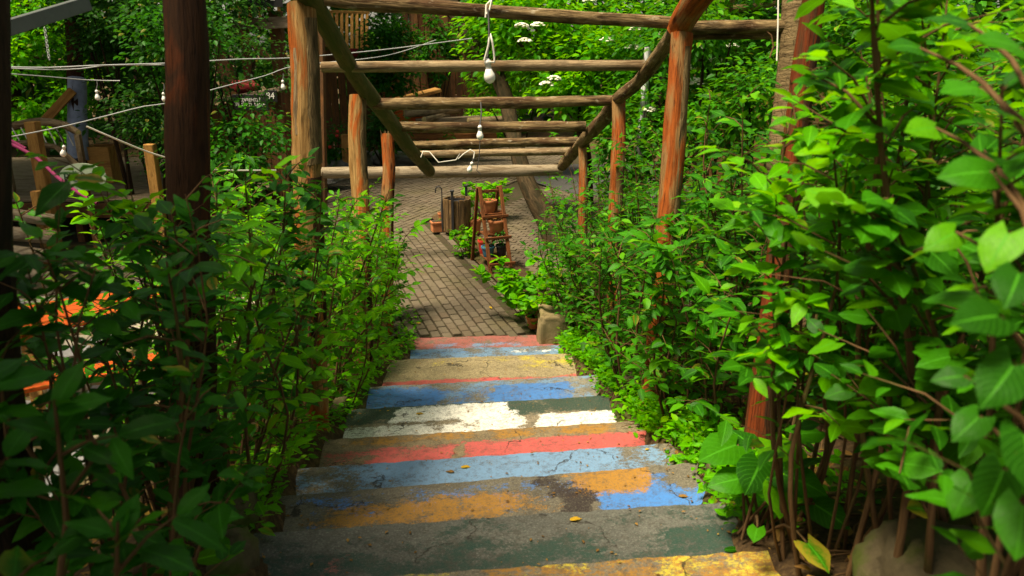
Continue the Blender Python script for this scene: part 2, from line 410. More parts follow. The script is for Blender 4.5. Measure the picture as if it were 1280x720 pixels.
# ------------------------------------------------------------------ mesh helpers
class MB:
    def __init__(self):
        self.v, self.f, self.uv, self.mi = [], [], [], []

    def add(self, vs, fs, uvs=None, mi=0):
        o = len(self.v)
        self.v += [tuple(x) for x in vs]
        for i, f in enumerate(fs):
            self.f.append(tuple(a + o for a in f))
            self.uv.append(uvs[i] if uvs else [(0.0, 0.0)] * len(f))
            self.mi.append(mi)

    def beam(self, p0, p1, w, h, up=(0, 0, 1), mi=0):
        p0, p1 = Vector(p0), Vector(p1)
        d = p1 - p0
        L = d.length
        d.normalize()
        up = Vector(up)
        s = d.cross(up)
        if s.length < 1e-4:
            s = d.cross(Vector((0, 1, 0)))
        s.normalize()
        t = s.cross(d)
        vs = [p + s * (a * w / 2) + t * (b * h / 2) for p in (p0, p1) for a, b in ((-1, -1), (1, -1), (1, 1), (-1, 1))]
        fs = [(0, 1, 5, 4), (1, 2, 6, 5), (2, 3, 7, 6), (3, 0, 4, 7), (3, 2, 1, 0), (4, 5, 6, 7)]
        j = U(0, 50)
        uvs = []
        for a, wd in ((0, w), (1, h), (2, w), (3, h)):
            q = j + a * 1.3
            uvs.append([(q, 0), (q + wd, 0), (q + wd, L), (q, L)])
        uvs += [[(j, 0), (j + w, 0), (j + w, h), (j, h)]] * 2
        self.add(vs, fs, uvs, mi)
        return self

    def box(self, c, s, rz=0.0, mi=0):
        c = Vector(c)
        ax = Vector((math.cos(rz), math.sin(rz), 0))
        self.beam(c - ax * s[0] / 2, c + ax * s[0] / 2, s[1], s[2], (0, 0, 1), mi)
        return self

    def tube(self, pts, radii, n=10, rough=0.0, seed=0, seg=0.0, caps=True, capmi=0, mi=0, twist=0.0):
        pts = [Vector(p) for p in pts]
        if isinstance(radii, (int, float)):
            radii = [radii] * len(pts)
        if seg:
            P, Q = [], []
            for i in range(len(pts) - 1):
                a, b = pts[max(i - 1, 0)], pts[i]
                c, d = pts[i + 1], pts[min(i + 2, len(pts) - 1)]
                m = max(1, int((c - b).length / seg))
                for j in range(m):
                    t = j / m
                    P.append(0.5 * ((2 * b) + (c - a) * t + (2 * a - 5 * b + 4 * c - d) * t * t + (3 * b - a - 3 * c + d) * t ** 3))
                    Q.append(radii[i] * (1 - t) + radii[i + 1] * t)
            P.append(pts[-1])
            Q.append(radii[-1])
            pts, radii = P, Q
        ref = None
        vs, fs, uvs = [], [], []
        L = 0.0
        ls = []
        for i, p in enumerate(pts):
            d = (pts[min(i + 1, len(pts) - 1)] - pts[max(i - 1, 0)]).normalized()
            if ref is None:
                ref = d.cross(Vector((0.31, 0.83, 0.46))).normalized()
            ref = (ref - d * ref.dot(d)).normalized()
            b = d.cross(ref)
            if i:
                L += (p - pts[i - 1]).length
            ls.append(L)
            for j in range(n):
                a = 2 * math.pi * j / n + twist * L
                e = ref * math.cos(a) + b * math.sin(a)
                r = radii[i]
                if rough:
                    q = Vector((e.x * 1.5 + seed * 5.3, e.y * 1.5, L * 2.2 + e.z))
                    r *= 1 + rough * (noise.noise(q) + 0.5 * noise.noise(q * 3.1) + 0.3 * noise.noise(q * 7.7))
                vs.append(p + e * r)
        rr = max(radii)
        cw = 2 * math.pi * rr / n
        j0 = (seed * 1.37) % 40
        for i in range(len(pts) - 1):
            for j in range(n):
                k2 = (j + 1) % n
                fs.append((i * n + j, i * n + k2, (i + 1) * n + k2, (i + 1) * n + j))
                uvs.append([(j0 + j * cw, ls[i]), (j0 + (j + 1) * cw, ls[i]), (j0 + (j + 1) * cw, ls[i + 1]), (j0 + j * cw, ls[i + 1])])
        self.add(vs, fs, uvs, mi)
        if caps:
            for i, rev in ((0, True), (len(pts) - 1, False)):
                ring = [vs[i * n + j] for j in range(n)]
                d = (pts[0] - pts[1]) if rev else (pts[-1] - pts[-2])
                c = pts[i] + d.normalized() * radii[i] * 0.08
                ff = [((j + 1) % n, j, n) if rev else (j, (j + 1) % n, n) for j in range(n)]
                self.add(ring + [c], ff, [[(0.1 * j, 0), (0.1 * j + .05, 0), (0.1 * j, .1)] for j in range(n)], capmi)
        return self

    def lathe(self, prof, c, n=16, mi=0, tilt=None):
        c = Vector(c)
        vs, fs = [], []
        for r, z in prof:
            for j in range(n):
                a = 2 * math.pi * j / n
                q = Vector((r * math.cos(a), r * math.sin(a), z))
                if tilt is not None:
                    q = tilt @ q
                vs.append(c + q)
        for i in range(len(prof) - 1):
            for j in range(n):
                k2 = (j + 1) % n
                fs.append((i * n + j, i * n + k2, (i + 1) * n + k2, (i + 1) * n + j))
        self.add(vs, fs, None, mi)
        for i, rev in ((0, True), (len(prof) - 1, False)):
            if prof[i][0] > 1e-4:
                f = tuple(i * n + j for j in range(n))
                o = len(self.v) - len(vs)
                f = tuple(o + a for a in (reversed(f) if rev else f))
                self.f.append(f)
                self.uv.append([(0, 0)] * n)
                self.mi.append(mi)
        return self

    def rock(self, c, r, seed=0, sq=0.75):
        """A lumpy stone: a displaced sphere of radii r (x, y, z)."""
        c = Vector(c)
        bm = bmesh.new()
        bmesh.ops.create_icosphere(bm, subdivisions=3 if max(r) < 0.06 else 4, radius=1)
        for q in bm.verts:
            d = q.co.normalized()
            s = 1 + 0.28 * noise.noise(d * 1.4 + Vector((seed * 3.1, 0, 0))) + 0.12 * noise.noise(d * 4 + Vector((0, seed * 2.3, 0))) + 0.05 * noise.noise(d * 11 + Vector((0, 0, seed * 1.7)))
            d2 = Vector([math.copysign(abs(a) ** sq, a) for a in d]) * s
            q.co = Vector((d2.x * r[0], d2.y * r[1], d2.z * r[2]))
        bm.verts.ensure_lookup_table()
        vs = [c + q.co for q in bm.verts]
        fs = [tuple(q.index for q in f.verts) for f in bm.faces]
        bm.free()
        self.add(vs, fs)
        return self

    def build(self, name, mat, parent=None, smooth=True, bevel=0.0, origin=None, auto=None):
        o = Vector(origin) if origin is not None else (Vector(parent['_w']) if parent is not None else Vector((0, 0, 0)))
        me = bpy.data.meshes.new(name)
        me.from_pydata([tuple(Vector(v) - o) for v in self.v], [], self.f)
        ul = me.uv_layers.new(name='UVMap')
        flat = [c for f in self.uv for q in f for c in q]
        ul.data.foreach_set('uv', flat)
        for m in (mat if isinstance(mat, (list, tuple)) else [mat]):
            me.materials.append(m)
        me.polygons.foreach_set('material_index', self.mi)
        if bevel:
            bm = bmesh.new()
            bm.from_mesh(me)
            bmesh.ops.bevel(bm, geom=bm.edges[:], offset=bevel, segments=1, affect='EDGES', clamp_overlap=True)
            bm.to_mesh(me)
            bm.free()
        me.polygons.foreach_set('use_smooth', [smooth] * len(me.polygons))
        if smooth and auto:
            try:
                me.set_sharp_from_angle(angle=R(auto))
            except Exception:
                pass
        ob = bpy.data.objects.new(name, me)
        COL.objects.link(ob)
        if parent is not None:
            ob.parent = parent
        else:
            ob.location = o
        ob['_w'] = tuple(o)
        return ob


def tag(o, label, cat, group=None, kind=None):
    if label:
        o['label'] = label
    if cat:
        o['category'] = cat
    if group:
        o['group'] = group
    if kind:
        o['kind'] = kind
    return o


def thing(name, loc, label, cat, group=None):
    o = bpy.data.objects.new(name, None)
    o.empty_display_size = 0.1
    COL.objects.link(o)
    o.location = loc
    o['_w'] = tuple(loc)
    return tag(o, label, cat, group)


# ------------------------------------------------------------------ leaves
def leaf_tpl(nseg=4, width=0.46, fold=0.25, droop=0.16, shape='ovate'):
    V, UV, F = [], [], []

    def w(t):
        if shape == 'heart':
            return width * (math.sin(math.pi * min(1, t * 0.93 + 0.07)) ** 0.75) * (1.25 - 0.65 * t)
        if shape == 'round':
            return width * math.sin(math.pi * t) ** 0.6
        return width * math.sin(math.pi * t ** 0.8) ** 0.95
    ids = []
    for i in range(nseg + 1):
        t = i / nseg
        x, z = t, -droop * t * t
        if i in (0, nseg):
            ids.append(len(V))
            V.append((x, 0, z))
            UV.append((0.5, t))
        else:
            h = w(t)
            ids.append(len(V))
            xs = x - (0.10 * width if shape == 'heart' and i == 1 else 0)
            V += [(xs, h, z + fold * h), (x, 0, z), (xs, -h, z + fold * h)]
            UV += [(0.0, t), (0.5, t), (1.0, t)]
    for i in range(nseg):
        a, b = ids[i], ids[i + 1]
        if i == 0:
            F += [(a, b + 1, b), (a, b + 2, b + 1)]
        elif i == nseg - 1:
            F += [(a, a + 1, b), (a + 1, a + 2, b)]
        else:
            F += [(a, a + 1, b + 1), (a, b + 1, b), (a + 1, a + 2, b + 2), (a + 1, b + 2, b + 1)]
    return np.array(V, float), np.array(F, int), np.array(UV, float)


def leaf_fine(ts, ws, fold=0.22, droop=0.18, wave=0.035, back=0.0, cup=0.0):
    """A leaf five points wide: curved blade, wavy margin, folded midrib; ts, ws give the outline."""
    V, UV, F, rows = [], [], [], []
    for i, (t, w) in enumerate(zip(ts, ws)):
        z = -droop * t * t
        if w == 0:
            rows.append([len(V)] * 5)
            V.append((t, 0, z))
            UV.append((0.5, t))
            continue
        row = []
        for j, c in enumerate((-1, -0.5, 0, 0.5, 1)):
            a = abs(c)
            wv = wave * math.sin(i * 2.1 + (2.0 if c > 0 else 0.0)) * a
            row.append(len(V))
            V.append((t - back * (a ** 1.5) * max(0, 0.3 - t) * 3, -c * w, z + fold * w * (a - 0.45 * a * a) + wv - cup * a * a * w))
            UV.append((0.5 + 0.5 * c, t))
        rows.append(row)
    for a, b in zip(rows, rows[1:]):
        for j in range(4):
            q = [a[j], a[j + 1], b[j + 1], b[j]]
            for tri in ((q[0], q[1], q[2]), (q[0], q[2], q[3])):
                if len(set(tri)) == 3:
                    F.append(tri)
    return np.array(V, float), np.array(F, int), np.array(UV, float)


T_FULL = leaf_fine((0, .10, .28, .48, .68, .86, 1), (0, .115, .215, .235, .175, .075, 0))
T_MID = leaf_tpl(4, 0.245, 0.3, 0.2)
T_LOW = leaf_tpl(3, 0.28, 0.3, 0.15)
T_BACK = leaf_tpl(2, 0.30, 0.25, 0.12)
T_HEART = leaf_fine((0.06, .07, .20, .38, .58, .78, .91, 1), (0, .26, .40, .43, .36, .21, .09, 0), 0.16, 0.22, 0.03, 0.5, 0.10)
T_ROUND = leaf_fine((0, .08, .25, .5, .74, .92, 1), (0, .14, .28, .33, .27, .12, 0), 0.14, 0.18, 0.03)


def frames_arrays(fr):
    P = np.array([f[0][:] for f in fr], float)
    X = np.array([f[1][:] for f in fr], float)
    Nn = np.array([f[2][:] for f in fr], float)
    S = np.array([f[3] for f in fr], float)
    X /= np.linalg.norm(X, axis=1)[:, None] + 1e-9
    Y = np.cross(Nn, X)
    Y /= np.linalg.norm(Y, axis=1)[:, None] + 1e-9
    Z = np.cross(X, Y)
    return P, X, Y, Z, S


def foliage(name, fr, tpl, mat, parent=None, kind='stuff'):
    """Many leaves joined in one mesh."""
    P, X, Y, Z, S = frames_arrays(fr)
    if parent is not None:
        P = P - np.array(parent['_w'])
    V, F, UVt = tpl
    n, nv, nf = len(P), len(V), len(F)
    W = P[:, None, :] + S[:, None, None] * (V[None, :, 0:1] * X[:, None, :] + V[None, :, 1:2] * Y[:, None, :] + V[None, :, 2:3] * Z[:, None, :])
    faces = (F[None] + (np.arange(n) * nv)[:, None, None]).reshape(-1)
    me = bpy.data.meshes.new(name)
    me.vertices.add(n * nv)
    me.vertices.foreach_set('co', W.reshape(-1))
    me.loops.add(n * nf * 3)
    me.loops.foreach_set('vertex_index', faces)
    me.polygons.add(n * nf)
    me.polygons.foreach_set('loop_start', np.arange(n * nf) * 3)
    ul = me.uv_layers.new(name='UVMap')
    ul.data.foreach_set('uv', np.tile(UVt[F.reshape(-1)], (n, 1)).reshape(-1))
    me.polygons.foreach_set('use_smooth', np.ones(n * nf, bool))
    me.update(calc_edges=True)
    me.materials.append(mat)
    ob = bpy.data.objects.new(name, me)
    COL.objects.link(ob)
    if parent is not None:
        ob.parent = parent
    if kind:
        ob['kind'] = kind
    return ob


LEAFMESH = {}


def leaf_mesh(tpl_id, mat):
    key = (tpl_id, mat.name)
    if key not in LEAFMESH:
        V, F, UVt = {'full': T_FULL, 'mid': T_MID, 'heart': T_HEART, 'round': T_ROUND}[tpl_id]
        me = bpy.data.meshes.new('leaf')
        me.from_pydata([tuple(v) for v in V], [], [tuple(int(a) for a in f) for f in F])
        ul = me.uv_layers.new(name='UVMap')
        ul.data.foreach_set('uv', UVt[F.reshape(-1)].reshape(-1))
        me.polygons.foreach_set('use_smooth', [True] * len(me.polygons))
        me.materials.append(mat)
        LEAFMESH[key] = me
    return LEAFMESH[key]


def leaf_objects(fr, tpl_id, mat, parent, name='leaf'):
    me = leaf_mesh(tpl_id, mat)
    P, X, Y, Z, S = frames_arrays(fr)
    P = P - np.array(parent['_w'])
    for i in range(len(P)):
        o = bpy.data.objects.new(name, me)
        COL.objects.link(o)
        o.parent = parent
        s = S[i]
        o.matrix_basis = Matrix(((X[i, 0] * s, Y[i, 0] * s, Z[i, 0] * s, P[i, 0]), (X[i, 1] * s, Y[i, 1] * s, Z[i, 1] * s, P[i, 1]),
                                 (X[i, 2] * s, Y[i, 2] * s, Z[i, 2] * s, P[i, 2]), (0, 0, 0, 1)))


def rvec(r):
    while True:
        v = Vector((r.uniform(-1, 1), r.uniform(-1, 1), r.uniform(-1, 1)))
        if 0.05 < v.length < 1:
            return v.normalized()


def leaf_at(p, out, size, r, droop=0.25):
    d = Vector(out) + rvec(r) * 0.45
    d.z -= droop * r.uniform(0.2, 1.2)
    d.normalize()
    nrm = Vector((0, 0, 1)) + rvec(r) * 0.55
    return (p, d, nrm, size * r.uniform(0.6, 1.25))


def shrub(base, height, label, group, n_stems=6, spread=0.3, lean=(0, 0), leaf=0.075, mat='leaf_hedge', seed=1, indiv=0, tpl='full',
          low=0.15, twigs=7, per=6, name='shrub', cat='shrub', stem_r=0.008, droop=0.3):
    """Upright woody shrub: stems (parts), single leaves (parts) where they are large enough, the rest joined."""
    r = random.Random(seed)
    base = Vector(base)
    t = thing(name, base, label, cat, group)
    fr = []
    for s in range(n_stems):
        a = r.uniform(0, 6.283)
        b = base + Vector((math.cos(a), math.sin(a), 0)) * spread * r.uniform(0.1, 0.55) - Vector((0, 0, 0.05))
        h = height * r.uniform(0.62, 1.0)
        a2 = a + r.uniform(-0.8, 0.8)
        tip = b + Vector((math.cos(a2) * spread * r.uniform(0.3, 1.0) + lean[0] * h, math.sin(a2) * spread * r.uniform(0.3, 1.0) + lean[1] * h, h))
        m1 = b.lerp(tip, 0.35) + Vector((r.uniform(-1, 1), r.uniform(-1, 1), 0.2)) * 0.06 * height
        m2 = b.lerp(tip, 0.7) + Vector((r.uniform(-1, 1), r.uniform(-1, 1), 0.3)) * 0.06 * height
        pts = [b, m1, m2, tip]
        mb = MB()
        sr = stem_r * r.uniform(0.7, 1.25)
        mb.tube(pts, [sr, sr * 0.8, sr * 0.55, sr * 0.25], 5, seg=0.12, seed=s, caps=False)

        def pos(q):
            q *= 3
            i = min(2, int(q))
            return pts[i].lerp(pts[i + 1], q - i)
        for w in range(twigs):
            q = low + (1 - low) * (w + r.random()) / twigs
            p = pos(q)
            az = r.uniform(0, 6.283)
            L = height * r.uniform(0.10, 0.24) * (1.15 - 0.6 * q)
            d = Vector((math.cos(az), math.sin(az), r.uniform(0.15, 0.9))).normalized()
            e = p + d * L
            mb.tube([p, p.lerp(e, 0.5) + Vector((0, 0, 0.1 * L)), e], [sr * 0.4, sr * 0.3, sr * 0.12], 4, caps=False)
            side = d.cross(Vector((0, 0, 1))).normalized()
            for i in range(per):
                f = (i + 0.6) / per
                pp = p.lerp(e, f)
                sd = side if i % 2 else -side
                fr.append(leaf_at(pp, d * 0.5 + sd * 0.9, leaf * (1 - 0.25 * f), r, droop))
            fr.append(leaf_at(e, d, leaf * 0.8, r, droop * 0.5))
        # leaves near the tip, younger and upright
        for i in range(6):
            p = pos(r.uniform(0.86, 1.0))
            az = r.uniform(0, 6.283)
            fr.append(leaf_at(p, (math.cos(az), math.sin(az), 0.8), leaf * 0.7, r, 0.0))
        mb.build('stem', M['stem'], t)
    r.shuffle(fr)
    if indiv:
        # single leaves: those nearest the lens and so largest in the photo
        fr.sort(key=lambda q: (q[0] - cam.location).length / q[3])
        leaf_objects(fr[:indiv], tpl, M[mat], t)
        fr = fr[indiv:]
    if fr:
        foliage('foliage', fr, {'full': T_MID, 'heart': T_HEART, 'mid': T_LOW, 'round': T_ROUND}[tpl], M[mat], t)
    return t


def clump_frames(c, rad, n_clump, per, leaf, r, clump_r=0.35, shell=0.45, droop=0.35):
    c = Vector(c)
    fr, cs = [], []
    for i in range(n_clump):
        d = rvec(r)
        q = r.uniform(shell, 1.0)
        cc = c + Vector((d.x * rad[0], d.y * rad[1], d.z * rad[2])) * q
        cs.append(cc)
        for j in range(per):
            e = rvec(r)
            p = cc + e * clump_r * r.uniform(0.15, 1.0)
            out = (e + d * 0.5)
            out.z *= 0.4
            fr.append(leaf_at(p, out, leaf, r, droop))
    return fr, cs


def tree(name, label, cat, group, trunk, radii, crowns, leaf_mat, seed, bark='trunk', tpl=T_BACK, limbs=8, rough=0.12):
    """Trunk through points, limbs to the leaf clumps, crown = list of (centre, radii, clumps, per, leaf, clump_r)."""
    r = random.Random(seed)
    t = thing(name, trunk[0], label, cat, group)
    mb = MB()
    mb.tube(trunk, radii, 12, rough, seed, seg=0.18)
    tr = mb.build('trunk', M[bark], t)
    fr, cs = [], []
    for c, rad, n, per, leaf, cr in crowns:
        f, q = clump_frames(c, rad, n, per, leaf, r, cr)
        fr += f
        cs += q
    r.shuffle(cs)
    for i, c in enumerate(cs[:limbs]):
        a = Vector(trunk[-1]).lerp(Vector(trunk[-2]), r.uniform(0, 0.8))
        m = a.lerp(c, 0.5) + rvec(r) * 0.12
        MB().tube([a, m, c], [radii[-1] * 0.6, radii[-1] * 0.35, 0.008], 7, 0.1, i, seg=0.2, caps=False).build('limb', M[bark], tr)
    if fr:
        foliage('crown', fr, tpl, M[leaf_mat], t)
    return t


# ------------------------------------------------------------------ staircase
Z_MID = [2.3, 2.72, 3.25, 3.68, 4.25, 4.85, 5.5, 6.25, 6.9]
Y_MID = [706, 649, 596, 567, 534, 502, 475, 445, 433.5]
ENDS = [((285, 731), (962, 686)), ((312, 665), (907, 626)), ((335, 620), (873, 577)), ((362, 585), (838, 553)), ((398, 549), (798, 525)),
        ((438, 511), (765, 493)), ((456, 483), (746, 468)), ((492, 449), (712, 441)), ((510, 436), (702, 431))]
NOSE, TZ = [], []
for zc, yc, (a, b) in zip(Z_MID, Y_MID, ENDS):
    h = at(600, yc, zc).z
    TZ.append(h)
    NOSE.append((on(*a, h), on(*b, h)))
LAND = (on(512, 422, 0.03), on(700, 417, 0.03))
NOSE.append(LAND)
TZ.append(0.03)
# two treads more behind the lens's lower edge
for i in range(3):
    d = Vector((0.0, -0.5, 0))
    NOSE.insert(0, (NOSE[0][0] + d + Vector((0.02, 0, .135)), NOSE[0][1] + d + Vector((-0.02, 0, .135))))
    TZ.insert(0, TZ[0] + 0.135)

BL, LB, RD, OC, WH, DG, YE, BR, PK = ((0.045, 0.19, 0.50), (0.14, 0.27, 0.43), (0.50, 0.085, 0.080), (0.34, 0.165, 0.026), (0.78, 0.77, 0.70), (0.016, 0.050, 0.036),
                                      (0.52, 0.42, 0.05), (0.026, 0.018, 0.017), (0.34, 0.10, 0.085))
SEEN = []
for i in range(len(NOSE)):
    if i == 0:
        SEEN.append(0.5)
        continue
    y0 = (NOSE[i - 1][0].y + NOSE[i - 1][1].y) / 2
    y1 = (NOSE[i][0].y + NOSE[i][1].y) / 2
    hid = (TZ[i - 1] - TZ[i]) * y0 / (EYE - TZ[i - 1])
    SEEN.append(max(0.05, y1 - y0 - hid))
PAINT = {   # colour, u0, u1, then v0, v1 as shares of the depth of tread one sees, wear
    3: [(OC, -0.1, 0.9, -1, 3, 0.51), (YE, 0.36, 0.9, -1, 3, 0.545), (YE, -0.7, 0.4, -1, 3, 0.58)],
    4: [(DG, -0.85, 0.9, 0.40, 3, 0.515), (DG, -0.85, 0.9, -1, 0.6, 0.57), (PK, -0.62, -0.5, 0.4, 1, 0.55)],
    5: [(BL, -0.85, 0.12, 0.0, 1.1, 0.555), (OC, -0.75, 0.28, 0.35, 1.2, 0.505), (BL, 0.02, 0.45, 0.05, 0.8, 0.555), (BL, 0.42, 0.90, 0.62, 1.3, 0.45), (BL, 0.62, 0.80, 0.1, 1.3, 0.49),
        (OC, 0.32, 0.68, -0.1, 0.72, 0.44), (BR, 0.30, 0.42, 0.45, 1.3, 0.46), (BR, 0.23, 0.36, 0.2, 0.7, 0.46), (BR, 0.19, 0.28, -0.1, 0.4, 0.48)],
    6: [(LB, -0.55, 0.62, -1, 3, 0.45), (LB, -0.9, 0.9, -1, 3, 0.525)],
    7: [(OC, 0.03, 0.75, -0.2, 0.5, 0.51), (OC, -0.75, 0.0, -0.2, 0.5, 0.525), (RD, -0.60, -0.14, 0.50, 3, 0.47), (RD, -0.85, -0.5, 0.5, 3, 0.54), (RD, -0.10, 0.90, 0.48, 3, 0.43)],
    8: [(DG, -0.9, 0.8, -1, 0.62, 0.46), (WH, -0.55, 0.14, 0.02, 0.62, 0.43), (WH, -0.9, -0.10, 0.70, 3, 0.46), (WH, -0.14, 0.24, 0.40, 3, 0.45), (WH, 0.30, 0.80, 0.60, 3, 0.41)],
    9: [(LB, -0.8, 0.9, -1, 3, 0.53), (BL, -0.9, -0.32, 0.1, 3, 0.46), (BL, -0.4, 0.1, 0.3, 3, 0.54), (BL, 0.05, 0.62, 0.25, 3, 0.45)],
    10: [(YE, 0.25, 0.8, -1, 0.8, 0.55), (RD, -0.8, 0.1, 0.90, 3, 0.44), (RD, 0.0, 0.7, 0.94, 3, 0.48), (YE, -0.4, 0.3, -1, 0.4, 0.57)],
    11: [(LB, -0.9, 0.8, -1, 3, 0.51), (BL, -0.8, -0.1, 0.2, 0.8, 0.53), (WH, 0.2, 0.8, 0.3, 0.9, 0.53)],
    12: [(PK, -0.9, 0.8, -1, 3, 0.485), (LB, -0.6, 0.4, 0.5, 1.2, 0.55)],
}
STEP_LABEL = {3: 'step flecked with yellow and ochre paint', 4: 'bare grey step with dark green traces', 5: 'step with ochre and blue patches and a brown smear',
              6: 'light blue step', 7: 'step with a red band and an orange band', 8: 'step with white and dark green paint', 9: 'bright blue step',
              10: 'beige step with a thin red line', 11: 'pale blue and grey step', 12: 'faded pink lowest step'}
STEP_BASE = {4: (0.105, 0.108, 0.092), 5: (0.135, 0.122, 0.09), 10: (0.29, 0.235, 0.13), 8: (0.24, 0.20, 0.135), 7: (0.20, 0.155, 0.09), 9: (0.22, 0.20, 0.15)}
stair_root = thing('staircase', (NOSE[3][0] + NOSE[3][1]) / 2, 'flight of worn concrete steps painted in coloured bands, descending to the brick path', 'staircase')
for i in range(len(NOSE)):
    l1, r1 = NOSE[i]
    l0, r0 = NOSE[i - 1] if i else (l1 + Vector((0, -.55, 0)), r1 + Vector((0, -.55, 0)))
    z = TZ[i]
    depth = ((l1 + r1) / 2 - (l0 + r0) / 2).length
    n, m = 80, 5
    vs, uvl = [], []
    seen = SEEN[i]
    for b in range(m + 1):
        for a in range(n + 1):
            s, q = a / n, b / m            # q 0 at the nosing, 1 at the back
            f = l1.lerp(r1, s)
            g = l0.lerp(r0, s)
            p = f.lerp(g, q)
            p.y += 0.0035 if b == m else 0
            j = noise.noise(Vector((s * 14, q * 2, i * 5.7)))
            j2 = noise.noise(Vector((s * 45, q * 6, i * 3.1)))
            if b == 0:
                p.y += 0.005 * j + 0.006 * j2 + 0.006 * noise.noise(Vector((s * 110, 0, i * 1.9)))
            if a in (0, n):
                e = noise.noise(Vector((i * 4.4, q * 3.5, a))) * 0.055 + noise.noise(Vector((i * 2.4, q * 11, a))) * 0.03
                p.x += e
            p.z = z + 0.0025 * j + (-0.006 if b == 0 else 0)
            vs.append(p)
            uvl.append(((s - 0.5) * (r1 - l1).length, q * depth))
    W = n + 1
    fs = [(b * W + a, b * W + a + 1, (b + 1) * W + a + 1, (b + 1) * W + a) for b in range(m) for a in range(n)]
    ring = [a for a in range(n + 1)] + [b * W + n for b in range(1, m + 1)] + [m * W + a for a in range(n - 1, -1, -1)] + [b * W for b in range(m - 1, 0, -1)]
    o = len(vs)
    for a in ring:
        p = Vector(vs[a])
        p.z = z - 0.34
        vs.append(p)
        uvl.append((uvl[a][0], uvl[a][1] - 0.34))
    K = len(ring)
    for a in range(K):
        b = (a + 1) % K
        fs.append((ring[b], ring[a], o + a, o + b))
    fs = [tuple(reversed(f)) if idx < m * n else f for idx, f in enumerate(fs)]
    mb = MB()
    mb.add(vs, fs, [[uvl[q] for q in f] for f in fs])
    lay = [(c, u0, u1, v0 * seen, v1 * seen, w) for c, u0, u1, v0, v1, w in PAINT.get(i, [])]
    st = mb.build('step', mat_step('painted tread %d' % i, lay, i, STEP_BASE.get(i, CONC)), stair_root, True, auto=40)
    if i in STEP_LABEL:
        st['label'] = STEP_LABEL[i]

# ------------------------------------------------------------------ ground
NY = [(a.y + b.y) / 2 for a, b in NOSE]
ST_Y = [-30, NY[0] - 0.6] + NY + [60]
ST_Z = [TZ[0], TZ[0]] + TZ + [0.0]
XL = [a.x for a, b in NOSE]
XR = [b.x for a, b in NOSE]


def sm(a, b, x):
    t = max(0.0, min(1.0, (x - a) / (b - a)))
    return t * t * (3 - 2 * t)


def gz(x, y):
    s = float(np.interp(y, [-30, NY[0]] + [v for v in NY[1:]] + [NY[-1] + 0.25], [TZ[0], TZ[0]] + TZ[1:-1] + [0.02, 0.0]))
    # the profile falls evenly between the nosings
    xl = float(np.interp(y, NY, XL)) + 0.02
    xr = float(np.interp(y, NY, XR)) - 0.02
    far = sm(NY[-1] + 0.3, NY[-1] - 0.3, y)
    if x < xl:
        z = s * (1 - sm(0.1, 1.9, xl - x)) - 0.015
    elif x > xr:
        z = s + 0.05 * far + (0.16 * far + 0.03 * (1 - far)) * min(x - xr, 3.0) - 0.02
    else:
        e = min(x - xl, xr - x)
        z = s - 0.02 - 0.28 * sm(0, 0.15, e) * far
    bump = 0.05 * noise.noise(Vector((x * 1.7, y * 1.7, 0))) + 0.02 * noise.noise(Vector((x * 6, y * 6, 3)))
    amp = far if (x > xr or x < xl) else 0.0
    return z + bump * amp - 0.03 * (1 - far)


gx = np.concatenate([np.linspace(-160, -8, 14), np.arange(-7.5, 6.01, 0.11), np.linspace(7, 160, 14)])
gy = np.concatenate([np.linspace(-90, -3, 10), np.arange(-2.5, 8.6, 0.11), np.arange(9, 22, 1.0), np.linspace(24, 240, 14)])
vs = [(x, y, gz(x, y)) for y in gy for x in gx]
W = len(gx)
fs = [(b * W + a, b * W + a + 1, (b + 1) * W + a + 1, (b + 1) * W + a) for b in range(len(gy) - 1) for a in range(W - 1)]
mb = MB()
mb.add(vs, fs)
g = mb.build('ground', M['ground'])
g['kind'] = 'structure'

# ------------------------------------------------------------------ brick paving
pave = thing('brick_path', (0, 9, 0), None, None)
pave['kind'] = 'structure'
pave['label'] = 'brown brick path and yard with mossy joints beyond the stairs'
A1, A2 = on(663, 418), on(533, 281)               # right edge of the path
D1 = (A2 - A1).normalized()
N1 = Vector((D1.y, -D1.x, 0))                    # to the right of the path
B1, B2 = on(490, 295), on(551, 269)
D2 = (B2 - B1).normalized()
N2 = Vector((D2.y, -D2.x, 0))
mb = MB()
mb.add([(-9, LAND[0].y + 0.004, 0.0), (1.2, LAND[1].y + 0.004, 0.0), (9, 7.6, 0.0), (9, 22, 0), (-9, 22, 0)], [(0, 1, 2, 3, 4)])
mb.build('path_bed', M['brick_bed'], pave, False)
BW, BLN, BH = 0.098, 0.16, 0.03


def brick_mesh():
    m_ = MB().beam((-BLN / 2 + 0.007, 0, 0), (BLN / 2 - 0.007, 0, 0), BW - 0.017, BH)
    o = m_.build('brick', M['brick'], None, False, bevel=0.005, origin=(0, 0, 0))
    me = o.data
    bpy.data.objects.remove(o)
    return me


BM_ = brick_mesh()
bed_corner = [A1 + D1 * 0.0, A2]


def visible(p):
    q = p - cam.location
    z = q.y * CP - q.z * SP
    if z < 0.3:
        return None
    x = q.x / z * FPX + 640
    y = 360 - (q.y * SP + q.z * CP) / z * FPX
    return x, y, z


cand = []
ang1 = math.atan2(D1.y, D1.x)
ang2 = math.atan2(D2.y, D2.x)
# the path: running bond along D1, to the left of its right edge, up to the seam B
row = 0
for i in range(1, 37):
    off = -i * BW + 0.01
    for j in range(-8, 84):
        p = A1 + N1 * off + D1 * ((j + (0.5 if i % 2 else 0)) * BLN)
        if (p - B1).dot(N2) < 0.06 or p.y < LAND[0].y + 0.02 + (p.x - LAND[0].x) * 0.04 or p.x < -6.5:
            continue
        cand.append((p, ang1))
# edging: a straight course laid end to end
for j in range(-1, 29):
    p = A1 + N1 * 0.10 + D1 * (j * BLN + 0.15)
    cand.append((p, ang1))
